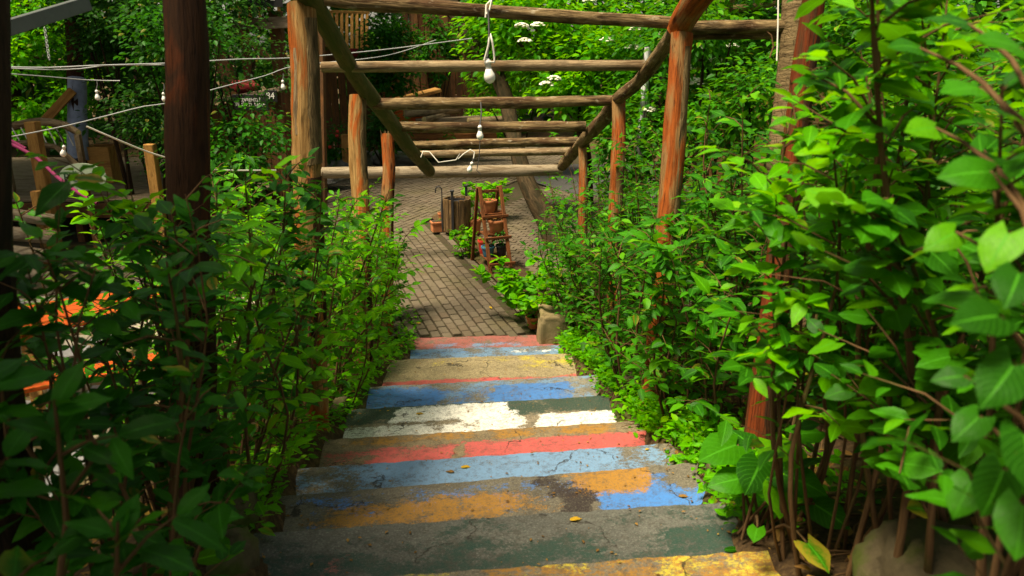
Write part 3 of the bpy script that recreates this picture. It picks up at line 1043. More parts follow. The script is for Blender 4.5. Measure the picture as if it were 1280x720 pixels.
# seam course
for j in range(-32, 16):
    p = B1 + D2 * (j * BLN + 0.05)
    if p.y > LAND[0].y + 0.1 and (p - A1).dot(N1) < 0.2:
        cand.append((p, ang2))
# yard left and behind: running bond along D2
for i in range(1, 95):
    for j in range(-42, 62):
        p = B1 - N2 * (i * BW) + D2 * ((j + (0.5 if i % 2 else 0)) * BLN)
        if p.y < 7.4 or p.y > 21 or p.x < -5.2 or p.x > 3.2:
            continue
        cand.append((p, ang2))
# yard to the right of the planted bed: courses turned across
for i in range(-60, 150):
    for j in range(-20, 36):
        p = A1 + N1 * 0.95 + D2 * (i * BW) + N2 * ((j + (0.5 if i % 2 else 0)) * BLN)
        if p.y < 7.6 or p.y > 18.5 or p.x > 3.6 or ((p - A1).dot(N1) < 0.62 and (p - A1).dot(D1) < (A2 - A1).length + 0.3) or (p - B1).dot(N2) < 0.11:
            continue
        cand.append((p, ang2 + math.pi / 2))
vis = []
for p, a in cand:
    q = visible(p)
    if q and -60 < q[0] < 1340 and 150 < q[1] < 440:
        rank = q[2] + (0 if 480 < q[0] < 720 else 20)
        vis.append((rank, p, a))
vis.sort(key=lambda q: q[0])
far_b = MB()
for i, (_, p, a) in enumerate(vis):
    zz = 0.012 + U(-0.006, 0.004)
    if i < 300:
        o = bpy.data.objects.new('brick', BM_)
        COL.objects.link(o)
        o.parent = pave
        o.location = Vector((p.x, p.y, zz)) - Vector((0, 9, 0))
        o.rotation_euler = (U(-.025, .025), U(-.02, .02), a + U(-.02, .02))
    else:
        d = Vector((math.cos(a), math.sin(a), 0)) * (BLN / 2 - 0.007)
        c = Vector((p.x, p.y, zz))
        far_b.beam(c - d, c + d, BW - 0.015, BH)
fb = far_b.build('brick', M['brick'], pave, False)
fb['kind'] = 'stuff'
mb = MB()
c = on(760, 246)
mb.add([on(655, 224, .035), on(720, 243, .035), on(1000, 262, .035), on(1000, 205, .035), on(700, 205, .035)], [(0, 1, 2, 3, 4)])
o = mb.build('road', M['asphalt'], None, False)
o['kind'] = 'structure'
o['label'] = 'dark asphalt strip behind the brick yard'
# planted bed between the two pavings: a strip of soil standing a little proud
mb = MB()
K = 26
for j in range(K + 1):
    t = j / K
    p = A1.lerp(A2, t) + D1 * (0.4 * t)
    wd = 0.44 * (1 - 0.45 * max(0, t - 0.4)) + 0.05 * noise.noise(Vector((t * 9, 0, 0)))
    for q in range(5):
        s = q / 4
        mb.v.append(tuple(p + N1 * (0.16 + s * wd) + Vector((0, 0, 0.032 + 0.05 * math.sin(math.pi * s) + 0.012 * noise.noise(Vector((t * 30, s * 6, 1)))))))
for j in range(K):
    for q in range(4):
        a = j * 5 + q
        mb.f.append((a, a + 1, a + 6, a + 5))
        mb.uv.append([(0, 0)] * 4)
        mb.mi.append(0)
o = mb.build('planting_bed', M['ground'])
o['kind'] = 'structure'
o['label'] = 'strip of bare soil between the path edging and the yard'

# ------------------------------------------------------------------ flagstones on the left terrace
flag = thing('stone_paving', (-4.2, 5.4, 0), None, None)
flag['kind'] = 'structure'
flag['label'] = 'crazy paving of pale irregular flagstones on the lower terrace'
mb = MB()
mb.add([(-8.4, 3.2, 0.012), (-2.5, 3.2, 0.012), (-2.5, 7.9, 0.012), (-8.4, 7.9, 0.012)], [(0, 1, 2, 3)])
mb.build('mortar', M['mortar'], flag, False)
rs = random.Random(4)
cell = 0.36
for iy in range(13):
    for ix in range(16):
        cx = -8.2 + (ix + 0.5 * (iy % 2)) * cell + rs.uniform(-.05, .05)
        cy = 3.4 + iy * cell + rs.uniform(-.05, .05)
        if cx > -2.6:
            continue
        n = rs.choice([5, 6, 6, 7])
        a0 = rs.uniform(0, 6)
        ring = []
        for q in range(n):
            a = a0 + q * 6.283 / n
            rr = cell * rs.uniform(0.40, 0.52)
            ring.append((cx + math.cos(a) * rr, cy + math.sin(a) * rr * 0.95))
        h = 0.045 + rs.uniform(-.008, .01)
        mb = MB()
        vs = [(x, y, 0.008) for x, y in ring] + [(x, y, h - 0.008) for x, y in ring] + [(cx + (x - cx) * 0.93, cy + (y - cy) * 0.93, h) for x, y in ring]
        fs = [(a, (a + 1) % n, n + (a + 1) % n, n + a) for a in range(n)] + [(n + a, n + (a + 1) % n, 2 * n + (a + 1) % n, 2 * n + a) for a in range(n)] + [tuple(range(2 * n, 3 * n))]
        mb.add(vs, fs)
        mb.build('flagstone', M['flag'] if rs.random() < 0.55 else M['flag_grey'], flag, False)

# ------------------------------------------------------------------ pergola
perg = thing('pergola', (0, 5, 0.4), 'rustic log pergola stepping down over the painted stairs', 'pergola')


def log_part(name, pts, radii, mat, label=None, seed=1, n=16, rough=0.10, seg=0.09, parent=perg):
    o = MB().tube(pts, radii, n + 4, rough * 1.35, seed, seg=seg * 0.6, capmi=1).build(name, [M[mat], M['end']], parent, True, auto=50)
    if label:
        o['label'] = label
    return o


def post(top, zt, base, mat, d0, d1, label, seed, notch=None, sink=0.3, strips=()):
    """An upright log from its base on the bank to its top; a notch is where the upper bark ends in a lip."""
    t, b = at(*top, zt), at(*base)
    b = b + (b - t).normalized() * sink
    pts, rad = [b], [d1 / 2]
    if notch:
        f = notch
        q = b.lerp(t, f)
        pts += [q - (t - b).normalized() * 0.012, q]
        rad += [d1 / 2 * 0.98, d0 / 2 * 1.08]
    for f in (0.35, 0.65, 0.85):
        if not notch or f > notch + 0.03:
            q = b.lerp(t, f) + Vector((noise.noise(Vector((seed, f * 3, 0))), noise.noise(Vector((seed, f * 3, 5))), 0)) * 0.025
            pts.append(q)
            rad.append((d1 * (1 - f) + d0 * f) / 2)
    pts.append(t)
    rad.append(d0 / 2)
    o = log_part('post', pts, rad, mat, label, seed, 18, 0.12)
    for a0, a1, f0, f1, bm_ in strips:
        mb = MB()
        nz, na = 26, 9
        g = lambda f: (f - 0.0)
        for i in range(nz + 1):
            f = f0 + (f1 - f0) * i / nz
            c = b.lerp(t, f)
            # follow the log's own bends
            L = [0.0]
            for q in range(len(pts) - 1):
                L.append(L[-1] + (pts[q + 1] - pts[q]).length)
            s_ = f * L[-1]
            q = max(0, min(len(pts) - 2, next((j for j in range(len(pts) - 1) if L[j + 1] >= s_), len(pts) - 2)))
            w_ = (s_ - L[q]) / max(1e-6, L[q + 1] - L[q])
            c = pts[q].lerp(pts[q + 1], w_)
            rr = rad[q] * (1 - w_) + rad[q + 1] * w_
            e0 = a0 + 22 * noise.noise(Vector((seed, f * 7, 0))) + 9 * noise.noise(Vector((seed, f * 31, 2)))
            e1 = a1 + 22 * noise.noise(Vector((seed, f * 7, 9))) + 9 * noise.noise(Vector((seed, f * 31, 5)))
            for j in range(na + 1):
                a = R(e0 + (e1 - e0) * j / na)
                edge = 0.94 if j in (0, na) else 1.05 + 0.035 * noise.noise(Vector((a * 2, f * 9, seed))) + 0.02 * noise.noise(Vector((a * 6, f * 30, seed)))
                mb.v.append(tuple(c + Vector((math.cos(a), math.sin(a), 0)) * rr * edge))
        for i in range(nz):
            for j in range(na):
                k0 = i * (na + 1) + j
                mb.f.append((k0, k0 + 1, k0 + na + 2, k0 + na + 1))
                mb.uv.append([(seed + (j + a_) * 0.02, (i + b_) * (t - b).length * (f1 - f0) / nz) for a_, b_ in ((0, 0), (1, 0), (1, 1), (0, 1))])
                mb.mi.append(0)
        mb.build('bark', M[bm_], o)
    return o


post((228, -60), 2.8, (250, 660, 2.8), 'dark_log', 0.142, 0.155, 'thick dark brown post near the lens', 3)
post((377, 6), 4.25, (392, 470, 4.3), 'brown_log', 0.150, 0.158, 'brown post streaked with red, pale cut top', 5, 0.62, strips=[(-70, 20, 0.63, 0.97, 'bark'), (-75, 15, 0.2, 0.60, 'dark_log'), (-125, -100, 0.70, 0.9, 'grey_log')])
post((447, 120), 5.8, (456, 450, 5.8), 'brown_log', 0.125, 0.128, 'tan post with a lip of bark halfway', 8, 0.60, strips=[(-60, 30, 0.61, 0.99, 'bark'), (-50, 20, 0.1, 0.57, 'dark_log')])
post((484, 168), 7.3, (484, 420, 7.3), 'red_log', 0.115, 0.118, 'slim red post with a splintered top', 11, 0.72, strips=[(-95, -40, 0.45, 0.69, 'grey_log'), (-40, 25, 0.2, 0.97, 'dark_log')])
post((1022, -50), 3.15, (948, 545, 3.3), 'deep_log', 0.080, 0.135, 'dark red leaning post behind the leaves', 14, strips=[(-95, 25, 0.0, 0.97, 'dark_log')])
post((852, 42), 4.35, (818, 478, 4.5), 'red_log', 0.118, 0.14, 'orange red post under the rail joint', 17, strips=[(-82, 40, 0.1, 0.97, 'bark')])
post((773, 122), 6.0, (766, 440, 6.0), 'red_log', 0.105, 0.11, 'red post with grey bark on one side', 20, strips=[(-82, 40, 0.1, 0.97, 'bark')])
post((728, 178), 7.4, (728, 424, 7.4), 'red_log', 0.085, 0.092, 'thin red post at the foot of the stairs', 23, strips=[(-82, 35, 0.1, 0.95, 'bark')])
# rails
log_part('rail', [at(290, -150, 3.2), at(388, 0, 4.25), at(433, 76, 5.1), at(458, 114, 5.8), at(487, 150, 6.6), at(513, 187, 7.6), at(537, 214, 9.2)], [0.062, 0.060, 0.056, 0.060, 0.064, 0.066, 0.068], 'moss_log',
         'dark mossy rail', 31, 14, 0.10)
log_part('rail', [at(1010, -170, 2.9), at(880, -12, 4.0), at(848, 36, 4.4), at(843, 42, 4.42)], [0.075, 0.072, 0.068, 0.06], 'red_log', 'reddish upper rail', 33, 14, 0.10)
log_part('rail', [at(846, 38, 4.42), at(800, 100, 5.4), at(772, 124, 6.0), at(757, 146, 6.5), at(728, 178, 7.4), at(703, 207, 9.1)], [0.045, 0.046, 0.052, 0.062, 0.06, 0.062], 'bark_log', 'thin brown rail',
         35, 14, 0.14)
# cross-logs
log_part('crossbeam', [at(392, -2, 4.32), at(470, 6, 4.34), at(560, 10, 4.36), at(700, 20, 4.4), at(862, 30, 4.42)], [0.034, 0.036, 0.038, 0.036, 0.036], 'bark_log', 'thin yellowish crossbeam', 41, 12, 0.16)
log_part('crossbeam', [at(838, 36, 4.46), at(900, 34, 4.44), at(990, 32, 4.4)], [0.036, 0.038, 0.033], 'bark_log', 'reddish crossbeam on the outer side', 43, 12, 0.16)
log_part('crossbeam', [at(842, 46, 4.52), at(900, 44, 4.5), at(985, 44, 4.45)], [0.024, 0.026, 0.023], 'bark_log', 'thin lower crossbeam on the outer side', 45, 12, 0.12)
log_part('crossbeam', [at(402, 84, 5.15), at(520, 83, 5.2), at(640, 82, 5.2), at(806, 82, 5.22)], [0.034, 0.038, 0.037, 0.036], 'grey_log', 'smooth bleached crossbeam with a frayed end', 47, 14, 0.07)
log_part('crossbeam', [at(466, 130, 6.02), at(560, 129, 6.05), at(660, 128, 6.08), at(776, 125, 6.08)], [0.042, 0.044, 0.046, 0.038], 'bark_log', 'rough crossbeam on the middle posts', 49, 14, 0.16)
log_part('crossbeam', [at(494, 158, 6.85), at(600, 159, 6.9), at(732, 158, 6.9)], [0.040, 0.050, 0.044], 'bark_log', 'dark rough crossbeam', 51, 14, 0.16)
log_part('crossbeam', [at(508, 182, 7.7), at(610, 179, 7.75), at(722, 177, 7.75)], [0.04, 0.046, 0.046], 'bark_log', 'reddish brown crossbeam', 53, 14, 0.14)
log_part('crossbeam', [at(524, 193, 8.3), at(620, 191, 8.35), at(712, 189, 8.35)], [0.040, 0.043, 0.040], 'grey_log', 'pale brown crossbeam with dark knots', 55, 14, 0.12)
log_part('crossbeam', [at(366, 216, 9.45), at(500, 215.5, 9.5), at(620, 214, 9.5), at(703, 212, 9.5)], [0.068, 0.072, 0.074, 0.064], 'pale_log', 'smooth pale log across the lower end', 57, 16, 0.08)
q = at(372, 216, 9.45)
log_part('post', [Vector((q.x, q.y + 0.01, -0.1)), Vector((q.x, q.y + 0.01, q.z - 0.055))], [0.06, 0.06], 'dark_log', None, 59)
q = at(690, 212, 9.5)
# splinters on the third left post and frayed end of the bleached crossbeam
mb = MB()
c = at(484, 168, 7.3)
for i in range(9):
    p = c + Vector((U(-.045, .045), U(-.045, .045), -0.02))
    mb.tube([p, p + Vector((U(-.015, .015), U(-.015, .015), U(.04, .10)))], [0.009, 0.002], 4, seed=i)
mb.build('splinter', M['bark_log'], perg)
mb = MB()
c = at(404, 84, 5.15)
for i in range(8):
    p = c + Vector((0.01, U(-.02, .02), U(-.025, .025)))
    mb.tube([p, p + Vector((U(-.05, -.02), U(-.01, .01), U(-.02, .012)))], [0.009, 0.003], 4, seed=i)
mb.build('splinter', M['grey_log'], perg)

# ------------------------------------------------------------------ hanging bulbs and cables
def bulb(px, py, z, rad, label, cord_to, tilt=0.0, loop=False):
    c = at(px, py, z)
    t = thing('light_bulb', c, label, 'light bulb', 'unlit white bulbs hung from the logs')
    T = Matrix.Rotation(tilt, 4, 'Y').to_3x3()
    r_ = rad
    MB().lathe([(0.001, -r_ * 1.15), (r_ * 0.55, -r_ * 1.0), (r_ * 0.9, -r_ * 0.55), (r_, 0), (r_ * 0.93, r_ * 0.4), (r_ * 0.66, r_ * 1.0), (r_ * 0.55, r_ * 1.3)], c, 16, tilt=T).build('glass', M['bulb'], t)
    MB().lathe([(r_ * 0.46, r_ * 1.25), (r_ * 0.50, r_ * 1.4), (r_ * 0.50, r_ * 2.1), (r_ * 0.60, r_ * 2.15), (r_ * 0.60, r_ * 2.6), (r_ * 0.25, r_ * 3.1)], c, 14, tilt=T).build('socket', M['white'], t)
    top = c + T @ Vector((0, 0, r_ * 3.1))
    e = Vector(cord_to)
    pts = [top, top.lerp(e, 0.5) + Vector((0.008, 0.004, 0)), e]
    MB().tube(pts, 0.006, 6, seg=0.06, caps=False).build('cord', M['cord_dark'], t)
    if loop:
        a = top + Vector((0.012, -0.012, -0.02))
        MB().tube([a, a + Vector((0.028, 0, 0.0)), a + Vector((0.018, 0, 0.10)), a + Vector((0.004, 0, 0.15)), a + Vector((-0.004, 0, 0.09)), a + Vector((-0.028, 0, 0.01))], 0.006, 6, seg=0.03,
                  caps=False).build('cord_loop', M['cord'], t)
    return t


bulb(612, 96, 4.28, 0.032, 'large white bulb on a dark cord in front of the bleached log', at(610, 12, 4.3), -0.12, True)
bulb(600, 170, 5.9, 0.027, 'small white bulb hanging straight down in front of the dark log', at(601, 128, 6.0))
bulb(587, 212, 8.1, 0.028, 'cream bulb tilted against the smooth pale log', at(592, 192, 8.2), 0.35)
bulb(122, 122, 8.2, 0.026, 'small bulb among the dark vines near the blue wrapped trunk', at(121, 100, 8.2))
bulb(79, 192, 6.4, 0.024, 'round bulb in front of the wooden deck by the net railing', at(73, 165, 6.3), 0.3)
bulb(354, 109, 9.5, 0.028, 'tiny bulb beside the pale topped brown post', at(354, 92, 9.5))
bulb(205, 124, 7.8, 0.022, 'dull yellow bulb half hidden by the thick dark post', at(205, 105, 7.8))


def cable(name, label, pts, r_=0.004, mat='cable', cat='cable', group=None):
    c0 = Vector(pts[0])
    o = MB().tube(pts, r_, 6, seg=0.12, caps=False).build(name, M[mat], None, True, origin=c0)
    return tag(o, label, cat, group)


cable('cable', 'topmost pale cable running level from the dark trunk to the brown post', [at(-20, 83, 6.5), at(60, 84.5, 6.8), at(115, 82, 7), at(210, 79, 7.4), at(300, 74, 8), at(370, 72, 8.6), at(480, 62, 9.6), at(590, 48, 10.5)], 0.006)
cable('cable', 'second cable twisted round the topmost one', [at(-20, 84, 6.5), at(60, 87, 6.8), at(100, 86, 7), at(130, 82, 7.1), at(210, 81, 7.4)], 0.005)
cable('cable', 'thin cable sagging below the pair above the blue wrapped trunk', [at(-20, 90, 6.5), at(50, 95, 7), at(110, 100, 7.5), at(150, 101, 7.6)], 0.005)
cable('cable', 'string light cable rising from the net railing to the thick dark post', [at(-10, 175, 6), at(30, 168, 6.2), at(88, 156, 6.6), at(140, 143, 7), at(180, 133, 7.2), at(215, 128, 7.4), at(262, 113, 7.8), at(330, 95, 8.6), at(372, 82, 9), at(480, 70, 9.6), at(545, 50, 10.5)], 0.005)
cable('cable', 'white cable falling to the foot of the thick dark post', [at(108, 158, 6.4), at(145, 174, 6.6), at(185, 190, 7), at(225, 202, 7.4), at(265, 212, 7.8), at(345, 213, 8.4)], 0.0075, 'cord')
cable('cord', 'pale cord tangled round the reddish brown crossbeam', [at(526, 197, 7.6), at(529, 189, 7.6), at(537, 190, 7.6), at(548, 203, 7.6), at(570, 200, 7.6), at(575, 192, 7.6), at(572, 199, 7.6), at(580, 192, 7.6), at(588, 187, 7.6),
                                                                      at(593, 190, 7.6), at(592, 198, 7.6)], 0.006, 'cord', 'cord')
cable('cord', 'white string hanging from the outer crossbeam', [at(973, -40, 4.3), at(972.5, 30, 4.3), at(971, 76, 4.3)], 0.0045, 'cord', 'cord')
cable('cord', 'dark wire dangling under the small white bulb', [at(600, 176, 5.9), at(599, 195, 5.9), at(596, 213, 5.9), at(601, 218, 5.9)], 0.0035, 'cord_dark', 'cord')
cable('cord', 'brown vine looped below the outer crossbeam', [at(955, 36, 4.4), at(964, 44, 4.4), at(967, 58, 4.42), at(962, 72, 4.42)], 0.005, 'stem', 'vine')
cable('cord', 'string tied round the thin yellowish crossbeam above the large bulb', [at(607, 22, 4.32), at(608, 6, 4.31), at(612, 2, 4.31), at(616, -4, 4.3), at(612, 12, 4.31), at(608, 18, 4.31)], 0.006, 'cord', 'cord')

# ------------------------------------------------------------------ block at the foot of the stairs, rocks, moss
mb = MB()
c = on(688, 430, 0.0)
mb.rock(c + Vector((0.03, 0.08, 0.12)), (0.15, 0.16, 0.20), 3, 0.38)
tag(mb.build('stone_block', M['block'], None, True, origin=c), 'squared mossy stone block at the foot of the stairs beside the bright shrub', 'stone')
for i, (px, py, z, s, lab) in enumerate([(1200, 605, 1.75, (0.17, 0.16, 0.13), 'large mossy boulder under the blurred leaves by the thin brown stems'),
                                         (898, 575, 3.2, (0.05, 0.09, 0.06), 'moss covered stone behind the heart shaped leaves'),
                                         (868, 590, 2.95, (0.06, 0.10, 0.07), 'small mossy stone at the end of the ochre and blue step'),
                                         (785, 480, 4.9, (0.06, 0.12, 0.08), 'mossy stone beside the bright blue step'),
                                         (1180, 668, 1.9, (0.12, 0.14, 0.09), 'low brown stone below the large boulder'),
                                         (925, 655, 2.35, (0.10, 0.12, 0.06), 'mossy stone at the end of the grey step')]):
    c = at(px, py, z)
    c.z = min(c.z, gz(c.x, c.y) + s[2] * 0.35)
    tag(MB().rock(c, s, i + 11).build('rock', M['rock'], None, True, origin=c), lab, 'rock', 'mossy stones on the bank')
# left kerb of mossy stones
for i, (px, py, z, s, lab) in enumerate([(300, 650, 2.75, (0.07, 0.16, 0.09), 'dark mossy stone beside the grey step under the hedge'), (285, 712, 2.35, (0.07, 0.15, 0.09), 'dark kerb stone nearest the lens beside the yellow step'),
                                         (425, 515, 4.75, (0.06, 0.14, 0.08), 'shaded kerb stone beside the white step')]):
    c = at(px, py, z)
    tag(MB().rock(c, s, i + 31).build('rock', M['rock'], None, True, origin=c), lab, 'rock', 'mossy stones on the bank')

# ------------------------------------------------------------------ plant stand, pots, bin
R1, R2 = on(614, 344, 0.03), on(590, 325, 0.03)          # front and rear foot of the near side
fw = (R1 - R2)
fw.z = 0
spread_ = fw.length
fw.normalize()
wd = Vector((-fw.y, fw.x, 0))
SW = 0.26
apex = (R1 + R2) / 2 + Vector((0, 0, 0.99)) - fw * 0.06
ps = thing('plant_stand', (R1 + R2) / 2, 'red brown wooden ladder shaped plant stand in the soil strip', 'plant stand')
for s in (0, 1):
    o = wd * SW * s
    MB().beam(R1 + o - Vector((0, 0, .03)), apex + o + fw * 0.04, 0.030, 0.042, wd).build('leg', M['shelf'], ps, False, bevel=0.004)
    MB().beam(R2 + o - Vector((0, 0, .03)), apex + o - fw * 0.035 + Vector((0, 0, -.02)), 0.028, 0.038, wd).build('leg', M['shelf'], ps, False, bevel=0.004)
SH = []
for h, dep in ((0.13, 0.40), (0.42, 0.28), (0.66, 0.18)):
    f = h / 0.99
    fr_ = R1.lerp(apex, f)
    back = R2.lerp(apex, f)
    c0 = fr_.lerp(back, 0.42) + wd * SW / 2
    c0.z = h + 0.03
    MB().beam(c0 - wd * (SW / 2 - .022), c0 + wd * (SW / 2 + 0.05), dep * 0.8, 0.022).build('shelf', M['shelf'], ps, False, bevel=0.003)
    e = fr_ + fw * 0.045
    e.z = h + 0.02
    MB().beam(e - wd * 0.02, e + wd * (SW + 0.05), 0.022, 0.032).build('tread', M['shelf'], ps, False, bevel=0.003)
    SH.append((c0, fr_))
t_ = apex + fw * 0.03
MB().beam(t_ + Vector((0, 0, -.06)) + wd * .02, t_ + Vector((0, 0, -.06)) + wd * (SW - .02), 0.022, 0.035).build('top_bar', M['shelf'], ps, False, bevel=0.003)


def pot(c, r_, h, mat, label, plant=None, name='flower_pot', square=False, seed=1, pm='leaf_bright', psize=0.05, pn=40, ph=0.12, pr=None):
    t = thing(name, c, label, 'flower pot', 'pots along the brick path')
    if square:
        MB().box(Vector(c) + Vector((0, 0, h / 2)), (r_ * 2.2, r_ * 1.3, h), 0.35).build('body', M[mat], t, False, bevel=0.006)
        MB().box(Vector(c) + Vector((0, 0, h + 0.006)), (r_ * 2.4, r_ * 1.5, 0.03), 0.35).build('rim', M[mat], t, False, bevel=0.005)
        MB().box(Vector(c) + Vector((0, 0, h + 0.024)), (r_ * 2.1, r_ * 1.2, 0.01), 0.35).build('soil', M['soil'], t, False)
    else:
        MB().lathe([(r_ * 0.62, 0), (r_ * 0.68, 0.01), (r_ * 0.9, h * 0.8), (r_ * 0.9, h * 0.82)], c, 20).build('body', M[mat], t, True, auto=40)
        t2 = [o_ for o_ in t.children if o_.name.startswith('body')][0]
        MB().lathe([(r_ * 0.9, h * 0.8), (r_, h * 0.82), (r_ * 1.03, h * 0.9), (r_, h), (r_ * 0.88, h), (r_ * 0.85, h * 0.9)], c, 20).build('rim', M[mat], t2, True, auto=40)
        MB().lathe([(0.001, h * 0.9), (r_ * 0.5, h * 0.915), (r_ * 0.87, h * 0.89)], c, 16).build('soil', M['soil'], t)
    if plant:
        r = random.Random(seed)
        fr, cs = clump_frames(Vector(c) + Vector((0, 0, h + ph * 0.5)), (pr or r_, pr or r_, ph), 9, pn // 9 + 1, psize, r, ph * 0.45, 0.2)
        foliage('foliage', fr, T_MID, M[pm], t)
        mb = MB()
        for q in cs[:6]:
            mb.tube([Vector(c) + Vector((0, 0, h * 0.9)), q], [0.004, 0.002], 4, caps=False)
        mb.build('stem', M['stem'], t)
    return t


c = SH[2][0] + Vector((0, 0, 0.012)) - fw * 0.02
pot(c - wd * 0.0, 0.09, 0.15, 'terracotta', 'terracotta pot on the upper shelf of the plant stand', True, seed=3, psize=0.03, pn=14, ph=0.05)
c = SH[1][0] + Vector((0, 0, 0.012)) + fw * 0.03 + wd * 0.06
pot(c, 0.115, 0.16, 'terracotta', 'wide rimmed terracotta pot on the middle shelf of the plant stand', True, seed=4, pm='leaf_dry', psize=0.03, pn=16, ph=0.03)
c = SH[0][0] + Vector((0, 0, 0.012))
pot(c + fw * 0.0 - wd * 0.055, 0.085, 0.13, 'blue_pot', 'blue pot with a small plant on the lowest shelf of the plant stand', True, seed=5, psize=0.045, pn=40, ph=0.10, pm='leaf_hedge')
pot(c + fw * 0.03 + wd * 0.11, 0.075, 0.14, 'black', 'dark pot with a bushy dark plant on the lowest shelf', True, seed=6, psize=0.05, pn=110, ph=0.16, pm='leaf_deep', pr=0.13)
pot(c - fw * 0.17 - wd * 0.06, 0.065, 0.17, 'red_pot', 'red pot at the back of the lowest shelf', True, seed=7, psize=0.04, pn=14, ph=0.05)
c = on(555, 293, 0.0)
pot(on(549, 289, 0.035), 0.10, 0.13, 'terracotta', 'square terracotta trough beside the slatted bin', True, square=True, seed=8, pm='leaf_hedge', psize=0.03, pn=18, ph=0.04)
pot(on(553, 277, 0.035), 0.07, 0.14, 'terracotta', 'small terracotta pot behind the square trough', True, seed=9, pm='leaf_dry', psize=0.03, pn=14, ph=0.04)
pot(on(667, 412, 0.03) + Vector((0, .05, 0)), 0.075, 0.12, 'terracotta', 'pinkish pot half hidden by the stone block', True, seed=10, psize=0.05, pn=30, ph=0.1)
pot(on(594, 292, 0.035), 0.10, 0.22, 'terracotta', 'terracotta pot between the slatted bin and the plant stand', True, seed=12, psize=0.05, pn=20, ph=0.08)

bc = on(571, 297, 0.02) + Vector((0, 0.19, 0))
bn = thing('litter_bin', bc, 'round slatted wooden bin with black liner and posts beside the path', 'bin')
MB().lathe([(0.15, 0.04), (0.165, 0.05), (0.165, 0.5), (0.15, 0.5), (0.148, 0.12), (0.001, 0.11)], bc, 24).build('liner', M['black'], bn, True, auto=40)
for i in range(16):
    a = 2 * math.pi * i / 16
    d = Vector((math.cos(a), math.sin(a), 0))
    p = bc + d * 0.186
    MB().beam(p + Vector((0, 0, 0.06)), p + Vector((0, 0, 0.53 + U(-.008, .008))), 0.064, 0.02, d).build('slat', M['slat'], bn, False, bevel=0.003)
MB().lathe([(0.170, 0.44), (0.176, 0.44), (0.176, 0.47), (0.170, 0.47)], bc, 24).build('hoop', M['black'], bn)
MB().lathe([(0.12, 0.0), (0.13, 0.0), (0.13, 0.05), (0.02, 0.055)], bc, 20).build('base', M['black'], bn)
for s in (-0.05, 0.12):
    MB().beam(bc + Vector((s, -0.21 if s < 0 else 0.21, 0)), bc + Vector((s, -0.21 if s < 0 else 0.21, 0.66)), 0.035, 0.035).build('post', M['black'], bn, False, bevel=0.003)
    MB().box(bc + Vector((s, -0.21 if s < 0 else 0.21, 0.67)), (0.055, 0.055, 0.03)).build('post_cap', M['black'], bn, False, bevel=0.004)
uc = bc + Vector((-0.215, 0.02, 0))
um = thing('umbrella', uc, 'closed umbrella with a hooked dark handle standing against the slatted bin', 'umbrella')
pts = [uc + Vector((0, 0, 0.05)), uc + Vector((0, 0, 0.62))]
h_ = [uc + Vector((-0.045 + 0.045 * math.cos(a), 0, 0.64 + 0.05 * math.sin(a))) for a in np.linspace(0, math.pi, 7)] + [uc + Vector((-0.09, 0, 0.60))]
MB().tube([uc + Vector((0, 0, 0.5))] + h_, 0.0085, 8, seg=0.03).build('handle', M['black'], um)
MB().tube([uc + Vector((0, 0, 0.02)), uc + Vector((0, 0, 0.10)), uc + Vector((0, 0, 0.4)), uc + Vector((0, 0, 0.52))], [0.006, 0.016, 0.022, 0.009], 9).build('canopy', M['cord_dark'], um)

# ------------------------------------------------------------------ shrubs along the stairs
STEP_WORD = ['topmost step', 'second hidden step', 'third hidden step', 'yellow step', 'grey step', 'ochre and blue step', 'light blue step', 'red and orange step', 'white step', 'bright blue step', 'beige step',
             'pale blue step', 'pink lowest step']


def step_near(y):
    return STEP_WORD[min(range(len(NY)), key=lambda i: abs(NY[i] - 0.2 - y))]


ROWS = {}


def row_label(words, y):
    """Registers a shrub; the labels are finished once every shrub of a row is known."""
    return words + ' ' + step_near(y)


def xl_at(y):
    return float(np.interp(y, NY, XL))


def xr_at(y):
    return float(np.interp(y, NY, XR))


GL, GR = 'hedge shrubs along the left bank', 'hedge shrubs along the right bank'
sd = 100
# left hedge: rows of shrubs with tops that fall towards the path
for row, (dx, y0, y1, dy) in enumerate([(0.22, 2.9, 7.5, 0.40), (0.70, 3.3, 7.4, 0.46), (1.15, 4.6, 7.2, 0.7)]):
    y = y0
    while y < y1:
        x = xl_at(y) - dx + U(-.06, .06) - 0.10 * sm(4.6, 6.0, y)
        top = float(np.interp(y, [1.0, 2.5, 3.4, 4.6, 6.0, 7.3, 8], [2.40, 2.40, 2.35, 2.05, 1.65, 1.0, 0.7])) + U(-.1, .06) - (0.10 if row == 0 else 0)
        z0 = gz(x, y)
        wall = y < 3.2
        lab = row_label(('glossy front row shrub left of the', 'taller second row shrub left of the', 'outer row shrub left of the')[row], y)
        ROWS.setdefault(lab, []).append(None)
        ROWS[lab][-1] = shrub((x, y, z0), max(0.5, top - z0), lab, GL, n_stems=6 if row < 2 else 5, spread=0.30, lean=((0.16 if y < 6 else 0.02) if row == 0 else 0.03, 0), leaf=0.088 if y < 4.6 else 0.078,
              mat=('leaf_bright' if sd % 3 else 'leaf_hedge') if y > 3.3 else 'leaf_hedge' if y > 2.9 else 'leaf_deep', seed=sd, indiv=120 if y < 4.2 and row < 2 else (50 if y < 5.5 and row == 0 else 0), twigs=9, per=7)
        sd += 1
        y += dy * U(0.85, 1.15)
